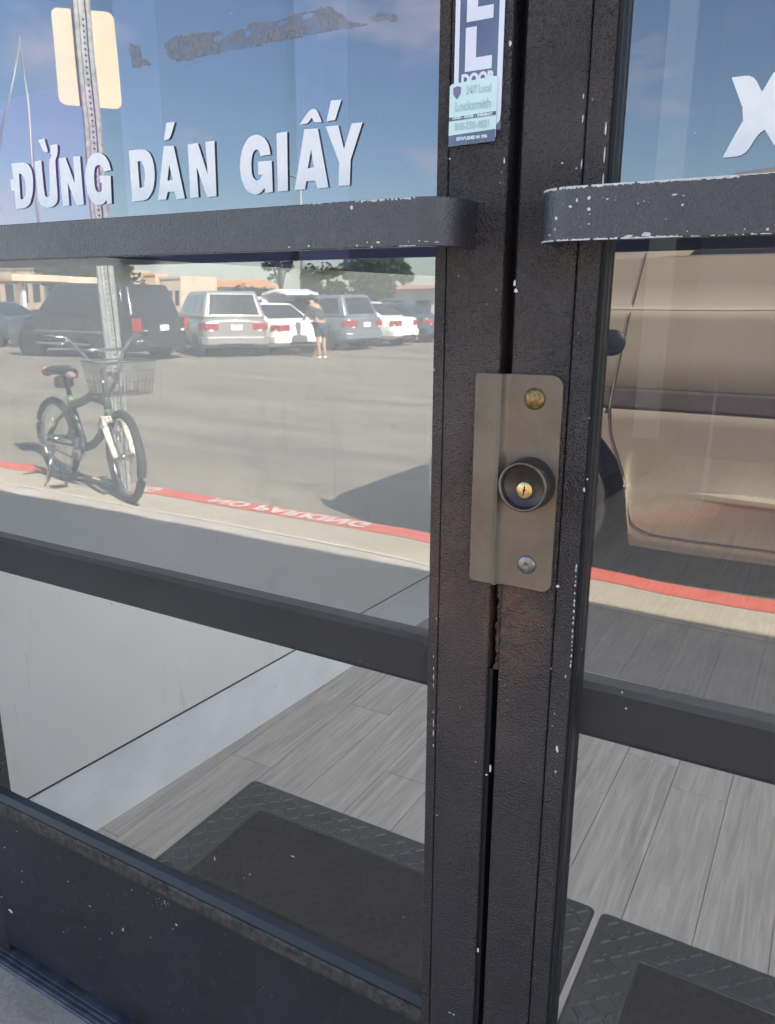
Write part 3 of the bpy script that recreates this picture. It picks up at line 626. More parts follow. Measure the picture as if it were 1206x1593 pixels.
# floor planks, laid towards the back of the room; each one an object
floor = thing('plank_floor', None, None, (0, 0.5, 0)); floor['kind'] = 'structure'
W = 0.125
first = {(-0.345): 1.20, (-0.22): 1.11, (-0.845): 0.82, (-0.72): 0.50}
shapes = {}
for c in range(-9, 17):
    x0 = -0.22 + W * c
    j = 0.05 + ((c * 0.37) % 1.2)
    for kx, jy in first.items():
        if abs(kx - x0) < 0.01: j = jy
    cuts = [0.045]
    y = j
    while y < 5.4:
        if y > 0.12: cuts.append(y)
        y += 1.2
    cuts.append(5.5)
    for a, b in zip(cuts, cuts[1:]):
        key = round(b - a, 3)
        if key not in shapes:
            bm = bmesh.new()
            g = 0.0004
            L = b - a - 2 * g
            x1 = W - 2 * g
            e = 0.0012
            lo = [bm.verts.new(p) for p in ((0, 0, -0.011), (x1, 0, -0.011), (x1, L, -0.011), (0, L, -0.011))]
            mi = [bm.verts.new(p) for p in ((0, 0, -e), (x1, 0, -e), (x1, L, -e), (0, L, -e))]
            hi = [bm.verts.new(p) for p in ((e, e, 0), (x1 - e, e, 0), (x1 - e, L - e, 0), (e, L - e, 0))]
            for q in range(4):
                r = (q + 1) % 4
                bm.faces.new((lo[q], lo[r], mi[r], mi[q])); bm.faces.new((mi[q], mi[r], hi[r], hi[q]))
            bm.faces.new(hi)
            bmesh.ops.recalc_face_normals(bm, faces=bm.faces)
            me = bpy.data.meshes.new('floor_plank'); bm.to_mesh(me); bm.free(); me.materials.append(M['wood']); shapes[key] = me
        if x0 + W < WX(a) - 0.02: continue
        o = bpy.data.objects.new('floor_plank', shapes[key]); COL.objects.link(o); o.parent = floor
        o.location = (x0 + 0.0007, a + 0.0007 - 0.5, 0)

# ================================================================== DOORS
def adopt(root, objs):
    bpy.context.view_layer.update()
    for o in objs:
        o.parent = root; o.matrix_parent_inverse = root.matrix_world.inverted()

def chip_poly(bm, x, z, w, h, y):
    n = 7 if max(w, h) > 0.0015 else 5
    a0 = random.random() * 6
    vs = []
    for k in range(n):
        a = a0 + 2 * math.pi * k / n; r = 0.5 * random.uniform(0.65, 1.1)
        vs.append((x + w * r * math.cos(a), z + h * r * math.sin(a)))
    f = bm.faces.new([bm.verts.new((p[0], y, p[1])) for p in vs])
    return f

def chips(name, rows, y, parent_list, y_fn=None):
    bm = bmesh.new()
    for x, z, w, h in rows:
        x, z, w, h = (v * 0.001 for v in (x, z, w * 0.85, h * 0.85))
        yy = y_fn(x, z) if y_fn else y
        if w > 0.004 and h > 0.004:
            for k in range(3): chip_poly(bm, x + random.uniform(-.25, .25) * w, z + random.uniform(-.25, .25) * h, w * 0.7, h * 0.7, yy - 0.0001 * k)
        else: chip_poly(bm, x, z, w, h, yy)
    for f in bm.faces:
        f.normal_update()
        if f.normal.y > 0: f.normal_flip()
    o = from_bm(name, bm, M['chip'], recalc=False); o['kind'] = 'stuff'
    parent_list.append(o); return o

def ragged_edge(bm, x0, x1, z, up, lo, hi, y, solid=0.7, step=0.0014):
    x = x0
    while x < x1:
        w = random.uniform(0.6, 1.8) * step
        if random.random() < solid:
            h1 = random.uniform(lo, hi); h2 = random.uniform(lo, hi)
            s = 1 if up else -1
            vs = [(x, z), (x + w, z), (x + w, z + s * h2), (x, z + s * h1)]
            if not up: vs.reverse()
            bm.faces.new([bm.verts.new((a, y, b)) for a, b in vs])
        x += w

GY = 0.022
# ---------------------------------------------------------------- left door
L = []
def add(o, lst): lst.append(o); return o
add(box('lock_stile', -0.3325, -0.2585, 0.0, 0.044, 0.010, 2.07, M['door'], bevel=0.0015), L)
add(box('glazing_stop', -0.3445 + 0.0205, -0.3135, 0.0006, 0.021, 0.352, 2.0, M['door'], bevel=0.0008), L)
# replace wide stile by exact one
bpy.data.objects.remove(L.pop(0))
add(box('lock_stile', -0.3128, -0.2590, 0.0, 0.044, 0.010, 2.07, M['door'], bevel=0.0018), L)
add(box('stile_core', -0.3240, -0.3130, 0.003, 0.043, 0.012, 2.068, M['gap']), L)
add(box('lower_stile_face', -0.3240, -0.3135, 0.0006, 0.003, 0.012, 0.350, M['door']), L)
add(box('hinge_stile', -1.192, -1.135, 0.0, 0.044, 0.010, 2.07, M['door'], bevel=0.0015), L)
add(box('bottom_rail', -1.1345, -0.3245, 0.0004, 0.043, 0.028, 0.303, M['rail'], bevel=0.0012), L)
add(box('top_rail', -1.1345, -0.3245, 0.0004, 0.043, 1.96, 2.07, M['rail'], bevel=0.0012), L)
add(prism('dusty_stop', [(0.0012, 0.3035), (-0.0002, 0.3045), (0.0022, 0.3180), (0.0034, 0.3200), (0.0060, 0.3200), (0.0060, 0.3035)], 'x', -1.1345, -0.3245, M['ledge']), L)
add(prism('sill_ledge', [(0.0062, 0.3035), (0.0062, 0.3215), (0.0125, 0.3300), (0.0215, 0.3345), (0.0215, 0.3035)], 'x', -1.1345, -0.3245, M['gasket']), L)
up = add(box('tinted_pane', -1.137, -0.3235, GY, GY + 0.003, 0.7865, 1.965, [M['film_glass'], M['edge']]), L)
lowp = add(box('clear_pane', -1.137, -0.3235, GY, GY + 0.003, 0.325, 0.786, [M['clear_glass'], M['edge']]), L)
def glass_faces(o):
    for p in o.data.polygons: p.material_index = 0 if p.normal.y < -0.5 else 1
glass_faces(up); glass_faces(lowp)

def pull_bar(x_end, x_far, sgn):
    """flat strap with rounded returns; sgn=+1 when the near return is its right end"""
    R, p, th = 0.030, 0.055, 0.009
    def path(r, off):
        pts = [(x_end - sgn * off, 0.0), (x_end - sgn * off, -(p - R))]
        for k in range(1, 13):
            a = math.pi / 2 * k / 12
            pts.append((x_end - sgn * R + sgn * r * math.cos(a), -(p - R) - r * math.sin(a)))
        for k in range(0, 13):
            a = math.pi / 2 * (1 - k / 12)
            pts.append((x_far + sgn * R - sgn * r * math.cos(a), -(p - R) - r * math.sin(a)))
        pts.append((x_far + sgn * off, 0.0))
        return pts
    outer = path(R, 0.0); inner = path(R - th, th)
    bm = bmesh.new()
    z0, z1 = 1.1635, 1.2015
    O0 = [bm.verts.new((x, y, z0)) for x, y in outer]; O1 = [bm.verts.new((x, y, z1)) for x, y in outer]
    I0 = [bm.verts.new((x, y, z0)) for x, y in inner]; I1 = [bm.verts.new((x, y, z1)) for x, y in inner]
    n = len(outer)
    for i in range(n - 1):
        f = bm.faces.new((O0[i], O0[i + 1], O1[i + 1], O1[i])); f.smooth = True
        f = bm.faces.new((I0[i], I0[i + 1], I1[i + 1], I1[i])); f.smooth = True
        bm.faces.new((O1[i], O1[i + 1], I1[i + 1], I1[i])); bm.faces.new((O0[i], O0[i + 1], I0[i + 1], I0[i]))
    bm.faces.new((O0[0], O1[0], I1[0], I0[0])); bm.faces.new((O0[-1], O1[-1], I1[-1], I0[-1]))
    o = from_bm('pull_bar', bm, M['bar'], bevel=0.0009); o.modifiers[0].harden_normals = True; return o
t = NT('worn_pull_bar_paint'); co = t.coord()
bc = t.mix(t.ramp(t.noise(co, 9, 5), [(0.35, 0.0), (0.7, 1.0)]), (0.034, 0.035, 0.044), (0.058, 0.056, 0.062))
bc = t.mix(t.math('MULTIPLY', t.ramp(t.noise(co, 60, 8, 0.7), [(0.55, 0.0), (0.8, 1.0)]), 0.3), bc, (0.15, 0.14, 0.14))
M['bar'] = t.done(t.bsdf(bc, t.ramp(t.noise(co, 16, 4), [(0.3, 0.17), (0.7, 0.34)]), 0.0, t.bump(t.noise(co, 560, 2), 0.6, 0.0016), 0.8))
bar = add(pull_bar(-0.2850, -1.160, 1), L); bar['label'] = 'dark painted pull bar with chipped glossy rounded end'
bm = bmesh.new()
yb = -0.0553
ragged_edge(bm, -0.372, -0.316, 1.2012, False, 0.0004, 0.0020, yb, 0.75)
ragged_edge(bm, -0.42, -0.376, 1.2012, False, 0.0002, 0.0007, yb, 0.3)
ragged_edge(bm, -0.330, -0.314, 1.1638, True, 0.0003, 0.0008, yb, 0.9)
def flip_front(bm):
    for f in bm.faces:
        f.normal_update()
        if f.normal.y > 0: f.normal_flip()
flip_front(bm); o = from_bm('paint_chips', bm, M['chip'], recalc=False); o['kind'] = 'stuff'; L.append(o)
chips('paint_chips', CHIPS_LBAR, yb, L)
chips('paint_chips', [c for c in CHIPS_RAIL], -0.0001, L)
chips('paint_chips', [c for c in CHIPS_STILE if c[0] < -255], -0.0003, L)
chips('paint_chips', CHIPS_SEAM, -0.0003, L)
# inner push bar (seen through the glass), set a touch skew
def push_bar(x0, x1, za, zb, y0, y1):
    bm = bmesh.new()
    ptsA = [(y0, za), (y0 - 0.004, za + 0.006), (y0 - 0.004, zb - 0.006), (y0, zb), (y0 + 0.018, zb), (y0 + 0.018, za)]
    A = [bm.verts.new((x0, a, b)) for a, b in ptsA]; B = [bm.verts.new((x1, a + y1 - y0, b)) for a, b in ptsA]
    bm.faces.new(A); bm.faces.new(B)
    for i in range(6): bm.faces.new((A[i], A[(i + 1) % 6], B[(i + 1) % 6], B[i]))
    return from_bm('inner_push_bar', bm, M['push'])
add(push_bar(-1.130, -0.290, 0.711, 0.769, 0.052, 0.052), L)
# PULL door decal on the stile, with a locksmith sticker over it
dec = add(box('pull_door_decal', -0.3085, -0.2660, -0.0012, -0.0002, 1.2555, 1.50, M['sticker_dark']), L)
def quad_on(name, pts, y, mat, lst, parent=None):
    bm = bmesh.new(); add_prism(bm, pts, 'y', y, y + 0.0002)
    o = from_bm(name, bm, mat); lst.append(o); return o
D2 = []
quad_on('decal_border', [(-0.3085, 1.268), (-0.3045, 1.268), (-0.3045, 1.50), (-0.3085, 1.50)], -0.0015, M['sticker_white'], D2)
quad_on('decal_border', [(-0.2705, 1.2640), (-0.2690, 1.2595), (-0.2668, 1.2625), (-0.2660, 1.27), (-0.2660, 1.50), (-0.2705, 1.50)], -0.0015, M['sticker_white'], D2)
def ell(x0, x1, z0, z1, s, b):
    return [(x0, z0), (x1, z0), (x1, z0 + b), (x0 + s, z0 + b), (x0 + s, z1), (x0, z1)]
quad_on('letter_l', ell(-0.2990, -0.2755, 1.3015, 1.3335, 0.0095, 0.0095), -0.0015, M['sticker_white'], D2)
quad_on('letter_l', ell(-0.2985, -0.2755, 1.3375, 1.3725, 0.0095, 0.0095), -0.0015, M['sticker_white'], D2)
quad_on('letter_u', [(-0.2985, 1.3775), (-0.2755, 1.3775), (-0.2755, 1.412), (-0.284, 1.412), (-0.284, 1.388), (-0.290, 1.388), (-0.290, 1.412), (-0.2985, 1.412)], -0.0015, M['sticker_white'], D2)
quad_on('letter_p', [(-0.2985, 1.417), (-0.290, 1.417), (-0.290, 1.429), (-0.2755, 1.429), (-0.2755, 1.452), (-0.2985, 1.452)], -0.0015, M['sticker_white'], D2)
D2.append(text('decal_word', 'DOOR', 0.0112, M['sticker_white'], face_out(-0.2875, -0.0016, 1.2950), None, bold=0.0007, xs=0.86))
S2 = []
slab = add(prism('locksmith_sticker', [(-0.3120, 1.2490), (-0.2695, 1.2500), (-0.2695, 1.2935), (-0.2705, 1.2950), (-0.2730, 1.2953), (-0.3100, 1.2935), (-0.3118, 1.2920)], 'y', -0.0024, -0.0018, M['sticker_pale']), L)
quad_on('sticker_band', [(-0.3118, 1.2655), (-0.2697, 1.2665), (-0.2697, 1.2693), (-0.3118, 1.2683)], -0.0028, M['ink_slate'], S2)
quad_on('sticker_foot', [(-0.3118, 1.2460), (-0.2697, 1.2470), (-0.2697, 1.2560), (-0.3118, 1.2545)], -0.0028, M['sticker_dark'], S2)
quad_on('emblem', [(-0.3085, 1.2905), (-0.3050, 1.2915), (-0.3015, 1.2905), (-0.3018, 1.2855), (-0.3050, 1.2815), (-0.3083, 1.2855)], -0.0028, M['ink_violet'], S2)
for body, x, z, size, m, xs in (('24/7 Local', -0.2855, 1.2870, 0.0085, 'ink_faded', 0.62), ('Locksmith', -0.2905, 1.2757, 0.0100, 'ink_faded', 0.78),
                                ('LOCKS  -  DOORS  -  EMERGENCY', -0.2905, 1.2675, 0.0026, 'sticker_pale', 0.9), ('818-250-4821', -0.2905, 1.2605, 0.0078, 'ink_faded', 0.72),
                                ('ESTABLISHED IN 1996', -0.2905, 1.2512, 0.0034, 'sticker_pale', 0.85)):
    S2.append(text('sticker_wording', body, size, M[m], face_out(x, -0.0031, z), None, bold=0.0002, xs=xs))
# lettering and adhesive residue on the glass
def letter(name, outline, holes, y, mat):
    c = bpy.data.curves.new(name, 'CURVE'); c.dimensions = '2D'; c.fill_mode = 'BOTH'
    for pts in [outline] + holes:
        s = c.splines.new('POLY'); s.points.add(len(pts) - 1); s.use_cyclic_u = True
        for q, (px, pz) in zip(s.points, pts): q.co = (px * 0.001, pz * 0.001, 0, 1)
    tmp = bpy.data.objects.new(name, c)
    me = bpy.data.meshes.new_from_object(tmp)
    bpy.data.objects.remove(tmp); bpy.data.curves.remove(c)
    for v in me.vertices: v.co = Vector((v.co.x, y, v.co.y))
    me.name = name; me.update()
    bm = bmesh.new(); bm.from_mesh(me)
    for f in bm.faces:
        f.normal_update()
        if f.normal.y > 0: f.normal_flip()
    bm.to_mesh(me); bm.free()
    return link_mesh(name, me, mat)
def chaikin(pts, amount=0.22):
    out = []
    n = len(pts)
    for i in range(n):
        a = Vector(pts[i - 1]); b = Vector(pts[i]); c = Vector(pts[(i + 1) % n])
        ang = (a - b).angle(c - b)
        if ang > math.radians(118) and (a - b).length + (c - b).length < 45:
            out += [tuple(b + (a - b) * amount), tuple(b + (c - b) * amount)]
        else: out.append(tuple(b))
    return out
LT, RT = [], []
for nm, o_, h_ in LETTERS:
    (RT if nm == 'X' else LT).append(letter('letter_' + nm.lower(), chaikin(chaikin(o_)), [chaikin(chaikin(q)) for q in h_], 0.0203, M['vinyl']))
LT.append(letter('letter_n', [(-965, 1229), (-953, 1229), (-953, 1282), (-965, 1282)], [], 0.0203, M['vinyl']))
for q in RESIDUE:
    pts = []
    for (xa, za), (xb, zb) in zip(q, q[1:] + q[:1]):
        n = max(2, int(math.hypot(xb - xa, zb - za) / 3))
        for k in range(n): pts.append((xa + (xb - xa) * k / n + random.uniform(-1.1, 1.1), za + (zb - za) * k / n + random.uniform(-1.1, 1.1)))
    holes = []
    if len(q) > 15:
        for hx, hz, w, h in ((0.30, 0.62, 9, 3), (0.62, 0.70, 6, 2.5), (0.74, 0.72, 8, 2.5), (0.45, 0.55, 5, 3)):
            x0 = min(p[0] for p in q); x1 = max(p[0] for p in q); z0 = min(p[1] for p in q); z1 = max(p[1] for p in q)
            cx, cz = x0 + hx * (x1 - x0), z0 + hz * (z1 - z0)
            holes.append([(cx + w * math.cos(a * 0.7) * random.uniform(.7, 1.1), cz + h * math.sin(a * 0.7) * random.uniform(.7, 1.1)) for a in range(9)])
    o = letter('adhesive_residue', pts, holes, 0.0212, M['residue']); LT.append(o)
chips('paint_specks', [c for c in CHIPS_GLASS if c[0] < -250], 0.0212, LT)
left = thing('glass_door', 'left glass door with white lettering, a pull bar and two stickers on its stile', 'door', (-1.19, 0.02, 0), 0, 'pair of dark framed glass shop doors')
adopt(left, L)
def sub(parent, objs):
    bpy.context.view_layer.update()
    for o in objs: o.parent = parent; o.matrix_parent_inverse = parent.matrix_world.inverted()
sub(dec, D2); sub(slab, S2); sub(up, LT)

# ---------------------------------------------------------------- right door
Rr = []
add(box('lock_stile', -0.2478, -0.1965, 0.0, 0.044, 0.010, 2.07, M['door'], bevel=0.0018), Rr)
add(box('stile_core', -0.1965, -0.1760, 0.004, 0.043, 0.012, 2.068, M['gap']), Rr)
add(box('glazing_stop', -0.1955, -0.1775, 0.0003, 0.021, 0.30, 2.0, M['door'], bevel=0.0012), Rr)
add(box('lower_stile_face', -0.1955, -0.1775, 0.0003, 0.003, 0.012, 0.2995, M['door']), Rr)
g = add(prism('gasket', [(-0.1774, 0.004), (-0.1762, 0.0055), (-0.1762, 0.0115), (-0.1772, 0.0125), (-0.1755, 0.0138), (-0.1745, 0.0218), (-0.1774, 0.0218)], 'z', 0.30, 2.0, M['gasket']), Rr)
add(box('hinge_stile', 0.600, 0.674, 0.0, 0.044, 0.010, 2.07, M['door'], bevel=0.0015), Rr)
add(box('bottom_rail', -0.1770, 0.5995, 0.0004, 0.043, 0.028, 0.303, M['rail'], bevel=0.0012), Rr)
add(box('top_rail', -0.1770, 0.5995, 0.0004, 0.043, 1.96, 2.07, M['rail'], bevel=0.0012), Rr)
rup = add(box('tinted_pane', -0.1770, 0.602, GY, GY + 0.003, 0.7865, 1.965, [M['film_glass'], M['edge']]), Rr)
rlo = add(box('clear_pane', -0.1770, 0.602, GY, GY + 0.003, 0.303, 0.786, [M['clear_glass'], M['edge']]), Rr)
glass_faces(rup); glass_faces(rlo)
rb = add(pull_bar(-0.2160, 0.640, -1), Rr); rb['label'] = 'dark painted pull bar with white chips along both edges'
bm = bmesh.new()
ragged_edge(bm, -0.186, -0.075, 1.2013, False, 0.0008, 0.0021, yb, 0.98)
ragged_edge(bm, -0.075, 0.03, 1.2013, False, 0.0003, 0.0010, yb, 0.9)
ragged_edge(bm, -0.188, -0.110, 1.1637, True, 0.0006, 0.0016, yb, 0.85)
ragged_edge(bm, -0.110, 0.00, 1.1637, True, 0.0002, 0.0007, yb, 0.5)
# the same wear round the curled end
for k in range(60):
    a = math.pi / 2 * random.uniform(0.15, 1.0)
    for z, h in ((1.2013, -random.uniform(.0006, .002)), (1.1637, random.uniform(.0005, .0014))):
        a2 = a + 0.05
        P = [(-0.186 - 0.0302 * math.cos(q), -0.025 - 0.0302 * math.sin(q)) for q in (a, a2)]
        bm.faces.new([bm.verts.new((P[0][0], P[0][1], z)), bm.verts.new((P[1][0], P[1][1], z)), bm.verts.new((P[1][0], P[1][1], z + h)), bm.verts.new((P[0][0], P[0][1], z + h))])
flip_front(bm); o = from_bm('paint_chips', bm, M['chip'], recalc=False); o['kind'] = 'stuff'; Rr.append(o)
chips('paint_chips', CHIPS_RBAR, yb, Rr, lambda x, z: yb if x > -0.186 else -0.025 - 0.0304 * math.sqrt(max(0.0, 1 - ((-0.186 - x) / 0.0302) ** 2)))
chips('paint_chips', [c for c in CHIPS_STILE if c[0] >= -255], -0.0003, Rr)
chips('paint_chips', [(c[0] + 2.2, c[1], c[2], c[3]) for c in CHIPS_EDGE], -0.0002, Rr)
chips('paint_specks', [c for c in CHIPS_GLASS if c[0] > -250], 0.0212, RT)
add(push_bar(-0.215, 0.640, 0.7035, 0.7625, 0.050, 0.062), Rr)
# torn weatherstrip and dark astragal closing the gap between the two stiles
bm = bmesh.new()
zs = [0.775 + 0.145 * k / 40 for k in range(41)]
ringsW = []
for z in zs:
    w = 0.0042 + random.uniform(-0.0016, 0.0012); y0 = 0.003 + random.uniform(-0.001, 0.003)
    ringsW.append([bm.verts.new(p) for p in ((-0.2490, 0.03, z), (-0.2490, y0, z + random.uniform(-.001, .001)), (-0.2490 - w, y0 + random.uniform(0, 0.002), z), (-0.2490 - w, 0.03, z))])
for A, B in zip(ringsW, ringsW[1:]):
    for k in range(4): bm.faces.new((A[k], A[(k + 1) % 4], B[(k + 1) % 4], B[k]))
bm.faces.new(ringsW[0]); bm.faces.new(ringsW[-1])
add(from_bm('torn_weatherstrip', bm, M['brown_filler']), Rr)
add(box('astragal', -0.2590, -0.2480, 0.026, 0.040, 0.02, 2.06, M['gap']), Rr)
add(box('edge_guard', -0.2587, -0.2545, 0.004, 0.020, 0.02, 0.775, M['gap']), Rr)
# guard plate with its offset flange, two bolts, mortise cylinder
bm = bmesh.new()
zb0, zt0 = 0.8665, 1.0600
prof = [(-0.2775, -0.0085), (-0.2565, -0.0085), (-0.2520, -0.0110), (-0.2490, -0.0050), (-0.2462, -0.0032), (-0.1998, -0.0032)]
def outline_z(x, top):
    """rounded corners at both ends of the plate"""
    r = 0.010 if x > -0.24 else 0.004
    xe = -0.1998 if x > -0.24 else -0.2775
    dx = abs(x - xe)
    cut = r - math.sqrt(max(0.0, r * r - (r - dx) ** 2)) if dx < r else 0.0
    tilt = (x + 0.2385) * 0.02
    return (zt0 - cut + tilt * 0.3) if top else (zb0 + cut - tilt)
xs_ = [-0.2775, -0.2770, -0.2760, -0.2745, -0.2735, -0.2565, -0.2545, -0.2520, -0.2505, -0.2490, -0.2475, -0.2462, -0.2098, -0.2070, -0.2045, -0.2025, -0.2010, -0.2002, -0.1998]
def py(x):
    for (a, ya), (b, yb_) in zip(prof, prof[1:]):
        if x <= b + 1e-9: return ya + (yb_ - ya) * (x - a) / (b - a)
    return prof[-1][1]
F = []; Bk = []
for x in xs_:
    y = py(x)
    F.append((bm.verts.new((x, y, outline_z(x, False))), bm.verts.new((x, y, outline_z(x, True)))))
    Bk.append((bm.verts.new((x, y + 0.0026, outline_z(x, False))), bm.verts.new((x, y + 0.0026, outline_z(x, True)))))
for i in range(len(xs_) - 1):
    f = bm.faces.new((F[i][0], F[i + 1][0], F[i + 1][1], F[i][1])); f.smooth = True
    bm.faces.new((Bk[i][0], Bk[i + 1][0], Bk[i + 1][1], Bk[i][1]))
    bm.faces.new((F[i][0], F[i + 1][0], Bk[i + 1][0], Bk[i][0])); bm.faces.new((F[i][1], F[i + 1][1], Bk[i + 1][1], Bk[i][1]))
bm.faces.new((F[0][0], F[0][1], Bk[0][1], Bk[0][0])); bm.faces.new((F[-1][0], F[-1][1], Bk[-1][1], Bk[-1][0]))
gp = add(from_bm('guard_plate', bm, M['plate'], bevel=0.0006), Rr); gp['label'] = 'bronze painted guard plate bolted over the gap between the doors'
gp.modifiers[0].harden_normals = True
P2 = []
def dome(r, h): return [(r, 0.0)] + [(r * math.cos(a * math.pi / 2 / 7), 0.0006 + h * math.sin(a * math.pi / 2 / 7)) for a in range(8)]
b1 = lathe('bolt_head', dome(0.0094, 0.0042), face_out(-0.2240, -0.0032, 1.0395), M['bronze']); b1['label'] = 'domed bronze bolt head at the top of the plate'
b2 = lathe('bolt_head', dome(0.0086, 0.0026) [:-1] + [(0.0018, 0.0030), (0.0018, 0.0022), (0, 0.0020)], face_out(-0.2235, -0.0032, 0.8895), M['steel']); b2['label'] = 'flat grey steel bolt head at the foot of the plate'
P2 += [b1, b2]
CX, CZ = -0.2245, 0.9655
lc = lathe('lock_cylinder', [(0.0235, 0.0), (0.0232, 0.004), (0.0222, 0.0190), (0.0216, 0.0196), (0.0196, 0.0196), (0.0192, 0.0190), (0.0188, 0.0135), (0.0186, 0.0132), (0.0080, 0.0130), (0.0076, 0.0126), (0, 0.0126)], face_out(CX, -0.0034, CZ), M['collar'], n=48)
rim = lathe('cylinder_rim', [(0.0217, 0.0190), (0.0219, 0.0198), (0.0207, 0.0202), (0.0197, 0.0198), (0.0197, 0.0190)], face_out(CX, -0.0034, CZ), M['rim'], n=48)
plug = lathe('key_plug', [(0.0072, 0.0120), (0.0072, 0.0148), (0.0068, 0.0152), (0, 0.0152)], face_out(CX + 0.0005, -0.0034, CZ - 0.0035), M['brass'], n=32)
kh = []
yk = -0.0034 - 0.0154
bm = bmesh.new()
add_prism(bm, [(-0.0006, 0.0038), (0.0006, 0.0038), (0.0006, 0.0012), (0.0012, 0.0004), (0.0008, -0.0008), (-0.0001, -0.0014), (0.0004, -0.0030), (-0.0009, -0.0048), (-0.0016, -0.0048), (-0.0006, -0.0030), (-0.0012, -0.0012), (-0.0013, 0.0002), (-0.0006, 0.0012)], 'y', yk, yk + 0.0004)
keyway = from_bm('keyway', bm, M['gap']); keyway.matrix_world = Matrix.Translation((CX + 0.0005, 0, CZ - 0.0035))
P2 += [lc]
right = thing('glass_door', 'right glass door with the bronze lock plate and a white letter X', 'door', (0.68, 0.02, 0), 0, 'pair of dark framed glass shop doors')
adopt(right, Rr)
sub(gp, P2 + [rim, plug, keyway]); sub(rup, RT)

# threshold under the doors: ridged painted metal
thr = prism('door_threshold', [(0.050, -0.010), (0.050, 0.006), (0.004, 0.0085), (-0.002, 0.0085), (-0.003, 0.0062), (-0.005, 0.0062), (-0.006, 0.0080), (-0.009, 0.0078), (-0.010, 0.0054), (-0.0125, 0.0052), (-0.0135, 0.0066), (-0.0165, 0.0062), (-0.0175, 0.0040), (-0.020, 0.0036), (-0.0225, 0.0010), (-0.0225, -0.010)], 'x', -1.25, 0.73, M['alu'])
tag(thr, 'scuffed blue grey ridged metal threshold strip under the glass doors', 'threshold')

# ---------------------------------------------------------------- floor mats
def mat_thing(x0, x1, y0, y1, label):
    r = thing('floor_mat', label, 'mat', ((x0 + x1) / 2, (y0 + y1) / 2, 0), 0, 'rubber bordered mats behind the doors')
    cx, cy = (x0 + x1) / 2, (y0 + y1) / 2
    hx, hy = (x1 - x0) / 2, (y1 - y0) / 2
    bm = bmesh.new()
    def ring(ix, z, rr=0.012):
        out = []
        for sx, sy in ((1, 1), (-1, 1), (-1, -1), (1, -1)):
            for k in range(4):
                a0 = {(1, 1): 0, (-1, 1): 1, (-1, -1): 2, (1, -1): 3}[(sx, sy)] * math.pi / 2
                a = a0 + math.pi / 2 * k / 3
                out.append(bm.verts.new((sx * (hx - ix - rr) + rr * math.cos(a), sy * (hy - ix - rr) + rr * math.sin(a), z)))
        return out
    rs = [ring(0, 0.0005), ring(0.001, 0.003), ring(0.006, 0.0062), ring(0.078, 0.0066), ring(0.081, 0.0085), ring(0.087, 0.0085), ring(0.090, 0.006)]
    for A, B in zip(rs, rs[1:]):
        for k in range(16): bm.faces.new((A[k], A[(k + 1) % 16], B[(k + 1) % 16], B[k]))
    bm.faces.new(rs[-1]); bm.faces.new(rs[0])
    from_bm('rubber_border', bm, M['rubber'], r)
    bm = bmesh.new(); add_box(bm, -(hx - 0.091), hx - 0.091, -(hy - 0.091), hy - 0.091, 0.0062, 0.0090)
    from_bm('carpet_insert', bm, M['carpet'], r, bevel=0.001)
    # woven rope tread of crossing lozenges on the border
    bm = bmesh.new()
    p = 0.0245
    nx = int((2 * hx - 0.02) / p); ny = int((2 * hy - 0.02) / p)
    for i in range(nx):
        for j in range(ny):
            x = -hx + 0.012 + p * (i + 0.5); y = -hy + 0.012 + p * (j + 0.5)
            if abs(x) < hx - 0.078 and abs(y) < hy - 0.078: continue
            a = math.pi / 4 if (i + j) % 2 else -math.pi / 4
            lx, ly = 0.0125, 0.0048
            c, s = math.cos(a), math.sin(a)
            def q(u, v, z): return bm.verts.new((x + u * c - v * s, y + u * s + v * c, z))
            lo = [q(-lx, -ly, .0063), q(lx, -ly, .0063), q(lx, ly, .0063), q(-lx, ly, .0063)]
            hi = [q(-lx * .8, -ly * .45, .0082), q(lx * .8, -ly * .45, .0082), q(lx * .8, ly * .45, .0082), q(-lx * .8, ly * .45, .0082)]
            for k in range(4): bm.faces.new((lo[k], lo[(k + 1) % 4], hi[(k + 1) % 4], hi[k]))
            bm.faces.new(hi)
    tr = from_bm('raised_tread', bm, M['rubber'], r, bevel=0.0); tr['kind'] = 'stuff'
    return r
mat_thing(-1.098, -0.2675, 0.065, 0.628, 'dark worn mat behind the left door, its corner on the pale boards')
mat_thing(-0.2560, 0.60, 0.065, 0.626, 'dark mat with woven rubber border behind the right door')

# ---------------------------------------------------------------- posters on the upper side wall, well behind the tinted glass
def wall_poster(name, yz, off, mat, label, cat):
    pts = [(y, z) for y, z in yz]
    bm = bmesh.new()
    A = [bm.verts.new((WX(y) + off, y, z)) for y, z in pts]; B = [bm.verts.new((WX(y) + off - 0.003, y, z)) for y, z in pts]
    bm.faces.new(A); bm.faces.new(B); n = len(pts)
    for i in range(n): bm.faces.new((A[i], A[(i + 1) % n], B[(i + 1) % n], B[i]))
    return tag(from_bm(name, bm, mat), label, cat)
wall_poster('poster', [(0.17, 1.215), (0.475, 1.215), (0.475, 1.62), (0.17, 1.62)], 0.002, M['blue_light'], 'pale blue poster on the side wall behind the left glass', 'poster')
wall_poster('poster', [(0.17, 1.212), (0.470, 1.212), (0.470, 1.50), (0.40, 1.49), (0.29, 1.445), (0.17, 1.41)], 0.008, M['purple'], 'purple poster with a sloping top edge beside the sign post', 'poster')
wall_poster('wall_column', [(0.50, 1.205), (0.60, 1.205), (0.60, 3.2), (0.50, 3.2)], 0.03, M['blue_light'], 'narrow slate blue upright strip on the wall left of the letters', 'column')
wall_poster('wall_column', [(1.03, 1.205), (1.24, 1.205), (1.24, 3.2), (1.03, 3.2)], 0.02, M['blue_light'], 'wider slate blue upright strip on the wall behind the last word', 'column')
